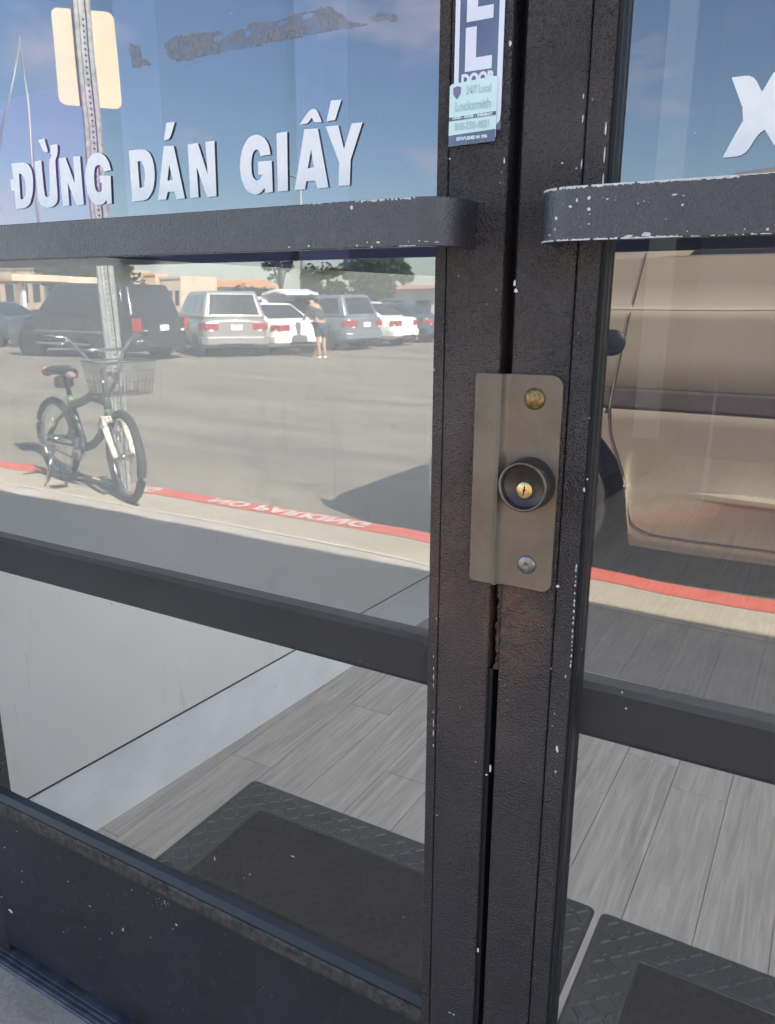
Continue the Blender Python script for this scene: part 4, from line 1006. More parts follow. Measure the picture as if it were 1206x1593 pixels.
M['curtain'] = plain('grey_white_curtain', (0.11, 0.12, 0.13), 0.8)
# pale upright seen behind the right glass
pb = box('curtain_strip', -0.550, -0.475, 1.9, 1.93, 0.70, 3.0, M['curtain'])
tag(pb, 'pale upright strip seen deep inside through the right glass', 'curtain')

# ================================================================== OUTSIDE, MIRRORED IN THE GLASS
def cyl_y(bm, x, y0, y1, z, r, n=24, mi=0):
    add_lathe(bm, [(0, 0), (r, 0), (r, y1 - y0), (0, y1 - y0)], Matrix.Translation((x, y0, z)) @ Matrix.Rotation(-math.pi / 2, 4, 'X'), n, mi, smooth=False)

def wheel(parent, x, side, y, r, w=0.2):
    """side +1: outer face towards +y"""
    Mx = Matrix.Translation((x, y, r)) @ Matrix.Rotation(-math.pi / 2 * side, 4, 'X')
    ty = lathe('tyre', [(0, -w), (r * 0.6, -w), (r * 0.93, -w), (r, -w + 0.03), (r, -0.03), (r * 0.95, -0.002), (r * 0.72, 0.0), (r * 0.66, -0.012)], Mx, M['tyre'], parent, 36)
    ri = lathe('rim', [(r * 0.67, -0.010), (r * 0.64, -0.004), (r * 0.60, -0.018), (r * 0.52, -0.045), (r * 0.2, -0.03), (r * 0.17, -0.012), (0, -0.010)], Mx, M['rimsilver'], ty, 36)
    bm = bmesh.new()      # dark star between the spokes, one connected disc behind them
    add_lathe(bm, [(r * .30, -0.020), (r * .56, -0.030)], Mx, 30)
    for f in list(bm.faces):
        f.material_index = 0
    me_ = from_bm('rim_gap_ring', bm, [M['black'], M['rimsilver']], ty)
    for k, f in enumerate(me_.data.polygons): f.material_index = 1 if (k % 6) in (0, 1) else 0
    return ty

def car(name, label, loc, rotz, paint, L, W, H, belt, gb, gr, hood=0.9, r=0.33, wb=None, lamps='side', glass=True, group='cars parked in the lot', open_hatch=False):
    """local x forward, y left. gb/gr = (rear, front) x of the cabin at belt and at roof"""
    root = thing(name, label, 'car', loc, rotz, group)
    wb = wb or L * 0.58
    xr, xf = -wb / 2 - 0.05, wb / 2 - 0.05
    hw = W / 2
    # lower body: lofted shell
    st = [(-L / 2, .80, .90), (-L / 2 + .06, .92, .97), (-L / 2 + .25, .985, 1.0), (xr, 1, 1.0), (0, 1, 1.0), (gb[1], 1, 1.0), (gb[1] + .12, .99, hood + (1 - hood) * .5), (xf + .1, .98, hood), (L / 2 - .25, .93, hood * .93), (L / 2 - .05, .82, hood * .80), (L / 2, .74, hood * .66)]
    bm = bmesh.new(); prev = None
    for x, wf, tf in st:
        h = belt * tf; w = hw * wf
        low = 0.24 if abs(x) < L / 2 - .1 else 0.33
        ring = [(-w * .90, low), (-w * .985, low + .14), (-w, (low + h) / 2), (-w * .965, h - .10), (-w * .88, h - .01), (0, h + 0.02),
                (w * .88, h - .01), (w * .965, h - .10), (w, (low + h) / 2), (w * .985, low + .14), (w * .90, low)]
        cur = [bm.verts.new((x, a, b)) for a, b in ring]
        if prev:
            for i in range(len(ring)):
                j = (i + 1) % len(ring)
                f = bm.faces.new((prev[i], prev[j], cur[j], cur[i])); f.smooth = True
        else: bm.faces.new(cur)
        prev = cur
    bm.faces.new(prev)
    body = from_bm('body', bm, paint, root)
    # cabin
    wb_, wt_ = hw * .93, hw * .74
    z0, z1 = belt - 0.03, H
    B4 = {(i, j): Vector((gb[i], (wb_ if j else -wb_), z0)) for i in (0, 1) for j in (0, 1)}
    T4 = {(i, j): Vector((gr[i], (wt_ if j else -wt_), z1)) for i in (0, 1) for j in (0, 1)}
    bm = bmesh.new()
    vb = {k: bm.verts.new(v) for k, v in B4.items()}; vt = {k: bm.verts.new(v) for k, v in T4.items()}
    order = [(0, 0), (1, 0), (1, 1), (0, 1)]
    bm.faces.new([vt[k] for k in order]); bm.faces.new([vb[k] for k in order])
    for a, b in zip(order, order[1:] + order[:1]): bm.faces.new((vb[a], vb[b], vt[b], vt[a]))
    from_bm('cabin', bm, paint, root, bevel=0.09, seg=4, smooth=True)
    def patch(name, a, b, u0, u1, v0, v1, mat, u0t=None, u1t=None, off=0.012):
        u0t = u0 if u0t is None else u0t; u1t = u1 if u1t is None else u1t
        def P(u, v): return (B4[a].lerp(B4[b], u)).lerp(T4[a].lerp(T4[b], u), v)
        pts = [P(u0, v0), P(u1, v0), P(u1t, v1), P(u0t, v1)]
        nrm = (pts[1] - pts[0]).cross(pts[3] - pts[0]).normalized()
        c = (B4[(0, 0)] + B4[(1, 1)]) / 2
        if nrm.dot(pts[0] - Vector((c.x, 0, pts[0].z))) < 0: nrm = -nrm
        bm = bmesh.new()
        A = [bm.verts.new(p + nrm * off) for p in pts]; Bq = [bm.verts.new(p - nrm * 0.01) for p in pts]
        bm.faces.new(A); bm.faces.new(Bq)
        for i in range(4): bm.faces.new((A[i], A[(i + 1) % 4], Bq[(i + 1) % 4], Bq[i]))
        return from_bm(name, bm, mat, root, bevel=0.0)
    for s in (0, 1):
        for u0, u1 in ((0.07, 0.33), (0.36, 0.62), (0.65, 0.93)):
            patch('side_window', (0, s), (1, s), u0, u1, .18, .84, M['car_glass'])
    patch('windscreen', (1, 0), (1, 1), .08, .92, .12, .90, M['car_glass'])
    if not open_hatch: patch('rear_window', (0, 0), (0, 1), .10, .90, .14, .86, M['car_glass'])
    # rear: lamps, bumper, plate
    xb = -L / 2
    for s in (-1, 1):
        bm = bmesh.new()
        if lamps == 'tall': add_prism(bm, [(xb - .015, s * hw * .80), (xb - .015, s * hw * .93), (xb + .16, s * hw * 1.0), (xb + .16, s * hw * .80)], 'z', belt * .68, belt * .98)
        else: add_prism(bm, [(xb - .02, s * hw * .48), (xb - .01, s * hw * .86), (xb + .22, s * hw * 1.0), (xb + .2, s * hw * .5)], 'z', belt * .70, belt * .88)
        tl_ = from_bm('tail_lamp', bm, M['tail'], root, bevel=0.02)
        bm = bmesh.new(); add_box(bm, xb - .03, xb + .05, s * hw * .70 - .05, s * hw * .70 + .05, belt * .66, belt * .71); from_bm('reverse_lamp', bm, M['lamp_clear'], tl_)
    bm = bmesh.new(); add_prism(bm, [(xb - .07, -hw * .80), (xb - .07, hw * .80), (xb + .05, hw * .97), (xb + .3, hw * 1.0), (xb + .3, -hw * 1.0), (xb + .05, -hw * .97)], 'z', .33, .56)
    from_bm('bumper', bm, paint, root, bevel=0.04, seg=3)
    bm = bmesh.new(); add_box(bm, xb - .085, xb - .02, -hw * .5, hw * .5, .30, .37); from_bm('lower_valance', bm, M['black'], root)
    bm = bmesh.new(); add_box(bm, xb - .028, xb + .03, -.16, .16, belt * .68, belt * .68 + .15); from_bm('number_plate', bm, M['plate_white'], root)
    bm = bmesh.new(); add_box(bm, L / 2 - .03, L / 2 + .03, -hw * .55, hw * .55, .34, .5); from_bm('grille', bm, M['black'], root)
    for s in (-1, 1):
        bm = bmesh.new(); add_prism(bm, [(L / 2 - .28, s * hw * .86), (L / 2 - .04, s * hw * .78), (L / 2 + .01, s * hw * .55), (L / 2 - .25, s * hw * .6)], 'z', belt * hood * .66, belt * hood * .80)
        from_bm('headlight', bm, M['lamp_clear'], root, bevel=0.02)
        bm = bmesh.new(); add_box(bm, gb[1] - .35, gb[1] - .22, s * hw * 1.0 - (0 if s > 0 else .18), s * hw * 1.0 + (.18 if s > 0 else 0), belt - .02, belt + .12)
        from_bm('wing_mirror', bm, paint, root, bevel=0.03)
        for x in (xr, xf):
            bm = bmesh.new(); cyl_y(bm, x, s * hw * .985 - .2 if s > 0 else -hw * .985 - .006, s * hw * .985 + .006 if s > 0 else -hw * .985 + .2, r + .01, r * 1.17)
            from_bm('wheel_arch', bm, M['black'], root)
            wheel(root, x, s, s * (hw * .985 + .014), r)
        for xd in (gb[0] * .45 + gb[1] * .05, gb[0] * .1 + gb[1] * .42):
            bm = bmesh.new(); add_box(bm, xd, xd + .14, s * hw * .99 - .02, s * hw * .99 + .02, belt * .80, belt * .83); from_bm('door_handle', bm, M['chrome'], root)
            bm = bmesh.new(); add_box(bm, xd + .20, xd + .212, s * (hw * .995) - .006, s * (hw * .995) + .006, .36, belt - .04); from_bm('door_seam', bm, M['seam'], root)
    if open_hatch:
        bm = bmesh.new(); add_box(bm, xb - .02, xb + .3, -hw * .78, hw * .78, .60, H - .12); from_bm('boot_opening', bm, M['black'], root)
        h = Vector((gr[0], 0, H + .02))
        bm = bmesh.new(); add_prism(bm, [(h.x + .1, h.z), (h.x + .05, h.z + .07), (h.x - .55, h.z + .22), (h.x - 1.0, h.z + .10), (h.x - 1.0, h.z + .03), (h.x - .5, h.z + .12)], 'y', -hw * .80, hw * .80)
        bmesh.ops.rotate(bm, verts=bm.verts, cent=(0, 0, 0), matrix=Matrix.Identity(3))
        for v in bm.verts: pass
        from_bm('raised_tailgate', bm, paint, root, bevel=0.02)
    return root

P_black = car_paint('black_car_paint', (0.022, 0.022, 0.025)); P_silver = car_paint('silver_car_paint', (0.34, 0.33, 0.31), 0.35, 0.3)
P_white = car_paint('white_car_paint', (0.80, 0.79, 0.75), 0.0, 0.3); P_blue = car_paint('slate_blue_car_paint', (0.055, 0.075, 0.095), 0.2, 0.3); P_grey = car_paint('cool_grey_car_paint', (0.20, 0.23, 0.26), 0.3, 0.3)
def heading(a):       # degrees from straight away from the shop, turning towards -x
    a = math.radians(a); return math.atan2(-math.cos(a), -math.sin(a))
def place(rear_x, rear_y, a, L):
    h = heading(a); return (rear_x + math.cos(h) * L / 2, rear_y + math.sin(h) * L / 2, lot_z(rear_y)), h
l, h = place(-15.3, -14.45, 90, 5.3)
suv = car('suv', 'large black sport utility car with one bright red rear lamp, behind the bicycle', l, h, P_black, 5.3, 1.98, 1.92, 1.12, (-2.42, 1.25), (-2.12, .55), hood=.96, r=.39, wb=3.0, lamps='tall')
for s in (-1, 1):
    bm = bmesh.new(); add_box(bm, -1.0, 1.1, s * 1.0 - .05, s * 1.0 + .05, .36, .41); from_bm('running_board', bm, M['chrome'], suv)
    bm = bmesh.new(); add_box(bm, -1.9, 1.2, s * .992 - .008, s * .992 + .008, .68, .72); from_bm('side_trim', bm, M['chrome'], suv)
l, h = place(-14.4, -16.2, 53, 4.9)
car('minivan', 'silver minivan seen from behind, next to the black one', l, h, P_silver, 4.9, 1.93, 1.75, 1.05, (-2.35, 1.5), (-2.02, .6), hood=.9, r=.33, wb=3.0)
l, h = place(-13.5, -18.0, 70, 4.7)
car('sedan', 'white sedan right of the silver minivan, low sloping tail', l, h, P_white, 4.7, 1.82, 1.44, .96, (-1.75, 1.2), (-.75, .45), hood=.88, r=.32)
l, h = place(-15.2, -19.9, 80, 4.3)
car('hatchback', 'pale car with its tailgate raised behind the standing person', l, h, P_white, 4.3, 1.78, 1.62, 1.0, (-1.95, 1.2), (-1.6, .5), hood=.92, r=.33, open_hatch=True)
l, h = place(-13.2, -21.0, 84, 4.5)
car('compact_suv', 'blue grey compact sport utility car right of the person', l, h, P_grey, 4.5, 1.82, 1.68, 1.04, (-2.12, 1.25), (-1.8, .55), hood=.94, r=.35)
l, h = place(-13.1, -23.6, 88, 4.8)
car('sedan', 'white sedan farthest right of the row, in front of a dark car', l, h, P_white, 4.8, 1.82, 1.46, .97, (-1.85, 1.25), (-.85, .5), hood=.88, r=.33)
l, h = place(-13.3, -26.5, 90, 4.6)
car('sedan', 'dark slate blue car at the right end of the row', l, h, P_blue, 4.6, 1.8, 1.45, .97, (-1.85, 1.25), (-.9, .5), hood=.88, r=.33)
l, h = place(-23.6, -16.8, 100, 4.6)
car('sedan', 'dark car at the far left edge of the glass', l, h, P_blue, 4.6, 1.8, 1.45, .97, (-1.85, 1.25), (-.9, .5), hood=.88, r=.33)
for k, (x, y, p, lb) in enumerate(((-27, -33, P_grey, 'small grey car far off between the trees and the row'), (-30, -38, P_silver, 'small silver car far off, left of the thin pole'), (-36, -41, P_blue, 'small dark car far off below the hedge'))):
    car('parked_car', lb, (x, y, lot_z(y)), heading(80), p, 4.5, 1.8, 1.5, .98, (-1.8, 1.2), (-1.1, .5), group='cars parked far across the lot')

# ---------------------------------------------------------------- champagne van close to the kerb
van = thing('van', 'champagne van parked tight along the red kerb, mirrored in the right glass', 'van', (0.3, -3.3, -0.13), 0)
VY = 0.47           # van side plane relative to root y (towards the shop)
def vx(x): return x - 0.3
def vz(z): return z + 0.13
side = [(0.035, -0.030), (0.06, -0.008), (0.10, 0.0), (0.30, 0.036), (0.325, 0.052), (0.342, 0.034), (0.50, 0.046), (0.62, 0.052), (0.665, 0.058), (0.675, 0.05),
        (0.755, 0.044), (0.765, 0.052), (0.90, 0.050), (1.05, 0.044), (1.085, 0.042), (1.103, 0.016), (1.20, 0.006), (1.30, -0.012)]
side = [(z, y) for z, y in side]
cxs = [-1.76, -1.75, -1.72, -1.69] + [-1.66 + 0.02 * k for k in range(0, 48)] + [-0.66, -0.5, -0.3, 0, .3, .6, 1.0, 1.4, 1.8, 2.2, 2.5, 2.62, 2.68]
AC, AZ, AR = -1.20, 0.21, 0.455
bm = bmesh.new(); prev = None
for x in cxs:
    d = abs(x - AC)
    arch = AZ + math.sqrt(max(0, AR * AR - d * d)) if d < AR else 0.0
    endf = 0.0
    if x < -1.66: endf = ((-1.66 - x) / 0.10) ** 2 * 0.10
    if x > 2.5: endf = ((x - 2.5) / 0.18) ** 2 * 0.08
    hood = 1.0
    col = []
    for z, y in side:
        zz = max(z, arch) if arch > 0.05 else z
        yy = y
        if zz > z:          # snap up to the arch line
            for (za, ya), (zb_, yb_) in zip(side, side[1:]):
                if za <= zz <= zb_: yy = ya + (yb_ - ya) * (zz - za) / (zb_ - za); break
        if x < -1.15 and zz > 0.86: zz = 0.86 + (zz - 0.86) * max(0.0, (x + 1.9) / 0.75) ** 0.6
        if x > -0.98 and False: pass
        if x < -0.55: pass
        if z < 0.8 and x > -0.75 and 0.30 < z < 0.35 and x < -0.45: yy = 0.032
        col.append(bm.verts.new((vx(x), VY + yy - endf, vz(zz))))
    if prev:
        for a in range(len(side) - 1):
            try:
                f = bm.faces.new((prev[a], col[a], col[a + 1], prev[a + 1])); f.smooth = side[a][0] not in (0.325, 1.085, 0.755)
            except ValueError: pass
    prev = col
bmesh.ops.remove_doubles(bm, verts=bm.verts, dist=0.0004)
bmesh.ops.recalc_face_normals(bm, faces=bm.faces)
flank = from_bm('side_panel', bm, M['champagne'], van)
# make sure it faces the shop
if sum(p.normal.y for p in flank.data.polygons) < 0: flank.data.flip_normals()
fl2 = bpy.data.objects.new('side_panel', flank.data.copy()); COL.objects.link(fl2); fl2.parent = van
for v_ in fl2.data.vertices: v_.co.y = -v_.co.y - 0.9
fl2.data.flip_normals()
# hood, nose, roof, tail as a lofted core between the sides
bm = bmesh.new(); prev = None
core = [(-1.80, 0.10, 0.72, 0.74), (-1.76, 0.08, 0.98, 0.84), (-1.6, 0.2, 1.10, 0.87), (-1.25, 0.5, 1.22, 0.88), (-0.98, 0.66, 1.42, 0.86), (-0.50, 0.70, 1.66, 0.80), (0.2, 0.06, 1.715, 0.80), (2.3, 0.06, 1.70, 0.80), (2.6, 0.10, 1.30, 0.86), (2.68, 0.14, 0.9, 0.86)]
for x, z0, z1, hw in core:
    c = -0.45
    ring = [(c - hw, z0), (c - hw, min(z1, 1.24)), (c - hw * (0.86 if z1 > 1.3 else .97), z1 - 0.07), (c - hw * .7, z1), (c + hw * .7, z1), (c + hw * (0.86 if z1 > 1.3 else .97), z1 - 0.07), (c + hw, min(z1 - .02, 1.24)), (c + hw, z0)]
    cur = [bm.verts.new((vx(x), a, vz(b))) for a, b in ring]
    if prev:
        for i in range(8): bm.faces.new((prev[i], prev[(i + 1) % 8], cur[(i + 1) % 8], cur[i])).smooth = True
    else: bm.faces.new(cur)
    prev = cur
bm.faces.new(prev)
from_bm('body_shell', bm, M['champagne'], van)
# windows: glass strip between belt and roof on the shop side
for x0, x1 in ((-0.60, 0.32), (0.40, 1.30), (1.38, 2.25)):
    bm = bmesh.new()
    vs = [(x0, VY - 0.014, 1.305), (x1, VY - 0.014, 1.305), (x1 - 0.03, VY - 0.105, 1.60), (x0 + (0.28 if x0 < -.5 else .03), VY - 0.105, 1.60)]
    A = [bm.verts.new((vx(a), b, vz(c))) for a, b, c in vs]; B = [bm.verts.new((vx(a), b - 0.02, vz(c))) for a, b, c in vs]
    bm.faces.new(A); bm.faces.new(B)
    for i in range(4): bm.faces.new((A[i], A[(i + 1) % 4], B[(i + 1) % 4], B[i]))
    from_bm('side_window', bm, M['car_glass'], van)
bm = bmesh.new()
add_prism(bm, [(vx(-0.70), VY - 0.012), (vx(2.6), VY - 0.012), (vx(2.6), VY - 0.15), (vx(-0.70), VY - 0.15)], 'z', vz(1.27), vz(1.306))
from_bm('belt_panel', bm, M['champagne'], van)
def side_y(z):
    for (za, ya), (zb_, yb_) in zip(side, side[1:]):
        if za <= z <= zb_: return VY + ya + (yb_ - ya) * (z - za) / (zb_ - za)
    return VY + side[-1][1]
# door cut line following the wheel arch
cut = [(-0.772, 1.32), (-0.800, 1.10), (-0.820, 0.92), (-0.838, 0.76), (-0.845, 0.66), (-0.835, 0.56), (-0.802, 0.46), (-0.768, 0.36), (-0.750, 0.27), (-0.742, 0.20), (-0.72, 0.15), (-0.66, 0.118), (-0.55, 0.110), (0.0, 0.108), (0.38, 0.108), (0.45, 0.125), (0.47, 0.2), (0.47, 1.28)]
def dense(pts, n=8):
    out = []
    for i in range(len(pts) - 1):
        p0 = pts[max(i - 1, 0)]; p1 = pts[i]; p2 = pts[i + 1]; p3_ = pts[min(i + 2, len(pts) - 1)]
        for k in range(n):
            t_ = k / n
            out.append(tuple(0.5 * ((2 * p1[c]) + (-p0[c] + p2[c]) * t_ + (2 * p0[c] - 5 * p1[c] + 4 * p2[c] - p3_[c]) * t_ * t_ + (-p0[c] + 3 * p1[c] - 3 * p2[c] + p3_[c]) * t_ ** 3) for c in (0, 1)))
    return out + [pts[-1]]
cutd = dense(cut)
tube('door_seam', [(vx(x), side_y(z) + (0.013 if 0.67 < z < 0.762 else 0.0008), vz(z)) for x, z in cutd], 0.0030, M['seam'], van, 6)
t2 = [(x - 0.0065, z - (0.008 if z < .15 else 0)) for x, z in cutd[:92]]
tube('door_lip', [(vx(x), side_y(z) + (0.012 if 0.67 < z < 0.762 else -0.001), vz(z)) for x, z in t2], 0.0034, M['champagne'], van, 6)
bm = bmesh.new()  # added ledge, shaped to catch the sun as the shoulder crease highlight
yb_ = side_y(1.098)
add_prism(bm, [(yb_ - .01, vz(1.088)), (yb_ + .014, vz(1.088)), (yb_ + .016, vz(1.092)), (yb_ + .002, vz(1.104)), (yb_ - .01, vz(1.104))], 'x', vx(-1.05), vx(2.5)); from_bm('crease_highlight_ledge', bm, M['champagne'], van)
# taupe band painted for the shaded ground mirrored in the flank
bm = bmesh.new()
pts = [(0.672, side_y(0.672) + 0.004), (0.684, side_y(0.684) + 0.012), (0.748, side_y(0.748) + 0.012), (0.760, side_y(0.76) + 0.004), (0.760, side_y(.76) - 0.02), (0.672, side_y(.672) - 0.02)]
add_prism(bm, [(y, vz(z)) for z, y in pts], 'x', vx(-1.60), vx(2.5)); from_bm('flank_reflection_band', bm, M['van_strip'], van)
wheel(van, vx(-1.20), 1, VY + 0.028, 0.345); wheel(van, vx(1.85), 1, VY + 0.028, 0.345)
wheel(van, vx(-1.20), -1, -0.95 - VY + 0.05, 0.345); wheel(van, vx(1.85), -1, -0.95 - VY + 0.05, 0.345)
bm = bmesh.new(); cyl_y(bm, vx(-1.2), VY - 0.30, VY - 0.14, vz(0.21), 0.46, 32); from_bm('wheel_well', bm, M['black'], van)
bm = bmesh.new(); cyl_y(bm, vx(1.85), VY - 0.1, VY + 0.055, vz(0.21), 0.40, 32); from_bm('wheel_arch', bm, M['black'], van)
bm = bmesh.new(); add_prism(bm, [(vx(-1.86), -1.15), (vx(-1.86), 0.15), (vx(-1.80), VY - 0.06), (vx(-1.66), VY + 0.03), (vx(-1.66), -0.9 - VY)], 'z', vz(0.10), vz(0.36)); from_bm('bumper', bm, M['champagne'], van, bevel=0.04, seg=3)
bm = bmesh.new(); add_prism(bm, [(vx(-1.80), 0.1), (vx(-1.79), 0.28), (vx(-1.74), VY - .04), (vx(-1.64), VY + .02), (vx(-1.66), 0.1)], 'z', vz(0.48), vz(0.62)); from_bm('headlight', bm, M['lamp_clear'], van, bevel=0.02)
# small round mirror on a strut, with its shadow falling on the wing
hd = lathe('mirror_head', [(0, -0.03), (0.03, -0.028), (0.052, -0.012), (0.056, 0.0), (0.052, 0.006), (0.0, 0.006)], Matrix.Translation((vx(-0.845), side_y(.95) + 0.085, vz(0.955))) @ Matrix.Rotation(-math.pi / 2, 4, 'X'), M['black'], van, 28)
lathe('mirror_glass', [(0.040, 0.0062), (0.038, 0.009), (0, 0.012)], Matrix.Translation((vx(-0.840), side_y(.95) + 0.085, vz(0.957))) @ Matrix.Rotation(-math.pi / 2, 4, 'X'), M['car_glass'], hd, 28)
tube('mirror_strut', [(vx(-0.885), side_y(.95) + 0.08, vz(0.935)), (vx(-0.96), side_y(.85) + 0.02, vz(0.83)), (vx(-1.0), side_y(.8), vz(0.79))], 0.010, M['black'], van, 8)

# ---------------------------------------------------------------- bicycle on the kerb
RW = (-4.27, -2.545); FW = (-3.43, -2.33)
ang = math.atan2(FW[1] - RW[1], FW[0] - RW[0]); WB = math.hypot(FW[0] - RW[0], FW[1] - RW[1])
bike = thing('bicycle', 'dark framed small wheeled bicycle with a wire basket standing on the kerb', 'bicycle', (RW[0], RW[1], 0.003), ang)
r = 0.265
def bike_wheel(u, steer=0.0):
    Mw = Matrix.Translation((u, 0, r)) @ Matrix.Rotation(steer, 4, 'Z')
    def T(p): return Mw @ Vector(p)
    pts = [T(((r - .024) * math.cos(a), 0, (r - .024) * math.sin(a))) for a in [2 * math.pi * k / 40 for k in range(40)]]
    w = tube('wheel', pts, 0.024, M['tyre'], bike, 10, True)
    pts = [T(((r - .052) * math.cos(a), 0, (r - .052) * math.sin(a))) for a in [2 * math.pi * k / 40 for k in range(40)]]
    tube('rim', pts, 0.011, M['chrome'], w, 6, True)
    tube('hub', [T((0, -.05, 0)), T((0, .05, 0))], 0.018, M['chrome'], w, 10)
    bm = bmesh.new()
    for k in range(28):
        a = 2 * math.pi * k / 28; b = a + (0.35 if k % 2 else -0.35); s = .03 if k % 4 < 2 else -.03
        add_tube(bm, [T((.017 * math.cos(b), s, .017 * math.sin(b))), T(((r - .058) * math.cos(a), 0, (r - .058) * math.sin(a)))], 0.0016, 4)
    from_bm('spokes', bm, M['chrome'], w)
    return w
bike_wheel(0); bike_wheel(WB, 0.12)
G_ = M['frame_grey']
HT = (WB - .17, 0, .56); HB = (WB - .135, 0, .44)
bbk = (0.36, 0, .25); st_ = (0.24, 0, .50)
bm = bmesh.new()
add_tube(bm, [st_, (0.36, 0, .53), (0.50, 0, .575), HT], [.024, .026, .028, .026], 10)
add_tube(bm, [HB, (0.60, 0, .36), (0.48, 0, .29), bbk], [.026, .028, .026, .022], 10)
add_tube(bm, [bbk, (0.30, 0, .38), st_, (0.225, 0, .56)], .019, 8)
add_tube(bm, [HB, HT, (WB - .18, 0, .60)], .024, 10)
for s in (-1, 1):
    add_tube(bm, [(0, s * .055, r), (0.2, s * .045, .262), bbk], .011, 8)
    add_tube(bm, [(0, s * .055, r), (0.12, s * .045, .40), st_], .010, 8)
from_bm('frame', bm, G_, bike)
bm = bmesh.new(); add_tube(bm, [(WB - .178, 0, .585), (WB - .184, 0, .615)], .027, 10); add_tube(bm, [(WB - .150, 0, .485), (WB - .157, 0, .515)], .0275, 10); add_tube(bm, [(0.237, 0, .515), (0.231, 0, .55)], .022, 10)
add_tube(bm, [(0.03, .058, .31), (0.10, .05, .385)], .012, 8)
from_bm('green_collar', bm, M['green'], bike)
bm = bmesh.new()
for s in (-1, 1):
    add_tube(bm, [(WB - .125, s * .055, .46), (WB - .06, s * .06, .36), (WB, s * .06, r)], [.020, .019, .012], 8)
    add_tube(bm, [(WB - .03, s * .058, r + .05), (WB, s * .06, r)], [.018, .016], 8)
add_tube(bm, [(WB - .125, -.07, .465), (WB - .125, .07, .465)], .022, 8)
from_bm('fork', bm, M['fork_white'], bike)
tube('seat_post', [(0.225, 0, .56), (0.20, 0, .66)], .014, M['black'], bike, 8)
bm = bmesh.new()
for i, (u, w, z) in enumerate(((0.06, .072, .70), (0.12, .075, .705), (0.20, .055, .70), (0.28, .026, .695), (0.32, .014, .69))):
    ring_ = [bm.verts.new((u, w * math.cos(a), z + .028 * math.sin(a))) for a in [2 * math.pi * k / 10 for k in range(10)]]
    if i:
        for k in range(10): bm.faces.new((pr[k], pr[(k + 1) % 10], ring_[(k + 1) % 10], ring_[k])).smooth = True
    else: bm.faces.new(ring_)
    pr = ring_
bm.faces.new(pr); from_bm('saddle', bm, M['black'], bike)
bm = bmesh.new(); add_box(bm, 0.12, 0.2, -.045, .045, .60, .67); from_bm('saddle_bag', bm, M['black'], bike, bevel=.015)
lathe('rear_reflector', [(0, -.012), (.030, -.012), (.034, 0), (.024, .012), (0, .016)], Matrix.Translation((0.015, .03, .695)) @ Matrix.Rotation(-math.pi / 2, 4, 'Y'), M['orange'], bike, 20)
bm = bmesh.new(); bmesh.ops.create_icosphere(bm, subdivisions=2, radius=.03, matrix=Matrix.Translation((.30, .02, .68)) @ Matrix.Diagonal((1.5, .8, .8, 1))); from_bm('saddle_nose_cover', bm, M['pink'], bike, smooth=True)
bm = bmesh.new()
add_tube(bm, [(WB - .184, 0, .61), (WB - .20, 0, .74), (WB - .15, 0, .76)], .014, 8)
add_tube(bm, [(WB - .22, -.30, .93), (WB - .19, -.20, .92), (WB - .15, -.07, .77), (WB - .15, .07, .77), (WB - .19, .20, .92), (WB - .22, .30, .93)], .011, 8)
add_tube(bm, [(WB - .17, -.14, .85), (WB - .17, .14, .85)], .009, 8)
hb = from_bm('handlebar', bm, M['chrome'], bike)
for s in (-1, 1): tube('grip', [(WB - .205, s * .20, .924), (WB - .222, s * .31, .932)], .017, M['black'], hb, 10)
for s in (-1, 1): tube('brake_lever', [(WB - .18, s * .20, .915), (WB - .12, s * .22, .895), (WB - .13, s * .28, .885)], .006, M['chrome'], hb, 6)
M['basket'] = plain('grey_coated_wire', (0.07, 0.07, 0.07), 0.5)
# wire basket ahead of the handlebar
bm = bmesh.new()
bx0, bx1, by, bz0, bz1 = WB - .10, WB + .11, .135, .62, .80
def rect(z, e=0.0): return [(bx0 - e * .3, -by - e, z), (bx1 + e, -by - e, z), (bx1 + e, by + e, z), (bx0 - e * .3, by + e, z)]
for z, e, rr in ((bz1, .025, .0042), (bz0 + .13, .017, .002), (bz0 + .07, .009, .002), (bz0, 0, .003)): add_tube(bm, rect(z, e), rr, 5, True)
lo, hi = rect(bz0, 0), rect(bz1, .025)
for i in range(4):
    a, b, c, dd = Vector(lo[i]), Vector(lo[(i + 1) % 4]), Vector(hi[i]), Vector(hi[(i + 1) % 4])
    for k in range(12): add_tube(bm, [a.lerp(b, k / 12), c.lerp(dd, k / 12)], .0018, 4)
for k in range(1, 10):
    y = -by + 2 * by * k / 10; add_tube(bm, [(bx0, y, bz0), (bx1, y, bz0)], .0018, 4)
from_bm('wire_basket', bm, M['basket'], bike)
bm = bmesh.new(); add_tube(bm, [(0.36, -.07, .25), (0.36, .07, .25)], .014, 8); add_lathe(bm, [(0, 0), (.075, 0), (.075, .006), (0, .006)], Matrix.Translation((0.36, .04, .25)) @ Matrix.Rotation(-math.pi / 2, 4, 'X'), 24)
add_tube(bm, [(.36, .07, .25), (.30, .08, .11)], .009, 6); add_tube(bm, [(.36, -.07, .25), (.42, -.08, .39)], .009, 6)
from_bm('crankset', bm, M['chrome'], bike)
for s, (u, z) in ((1, (.30, .11)), (-1, (.42, .39))):
    bm = bmesh.new(); add_box(bm, u - .045, u + .045, s * .085 if s > 0 else -.175, s * .085 + .09 if s > 0 else -.085, z - .01, z + .01); from_bm('pedal', bm, M['black'], bike, bevel=.004)
bm = bmesh.new(); add_tube(bm, [(.36, .045, .325), (0, .055, .30)], .004, 5); add_tube(bm, [(.36, .045, .175), (0, .055, .225)], .004, 5); from_bm('chain', bm, M['black'], bike)
bm = bmesh.new()
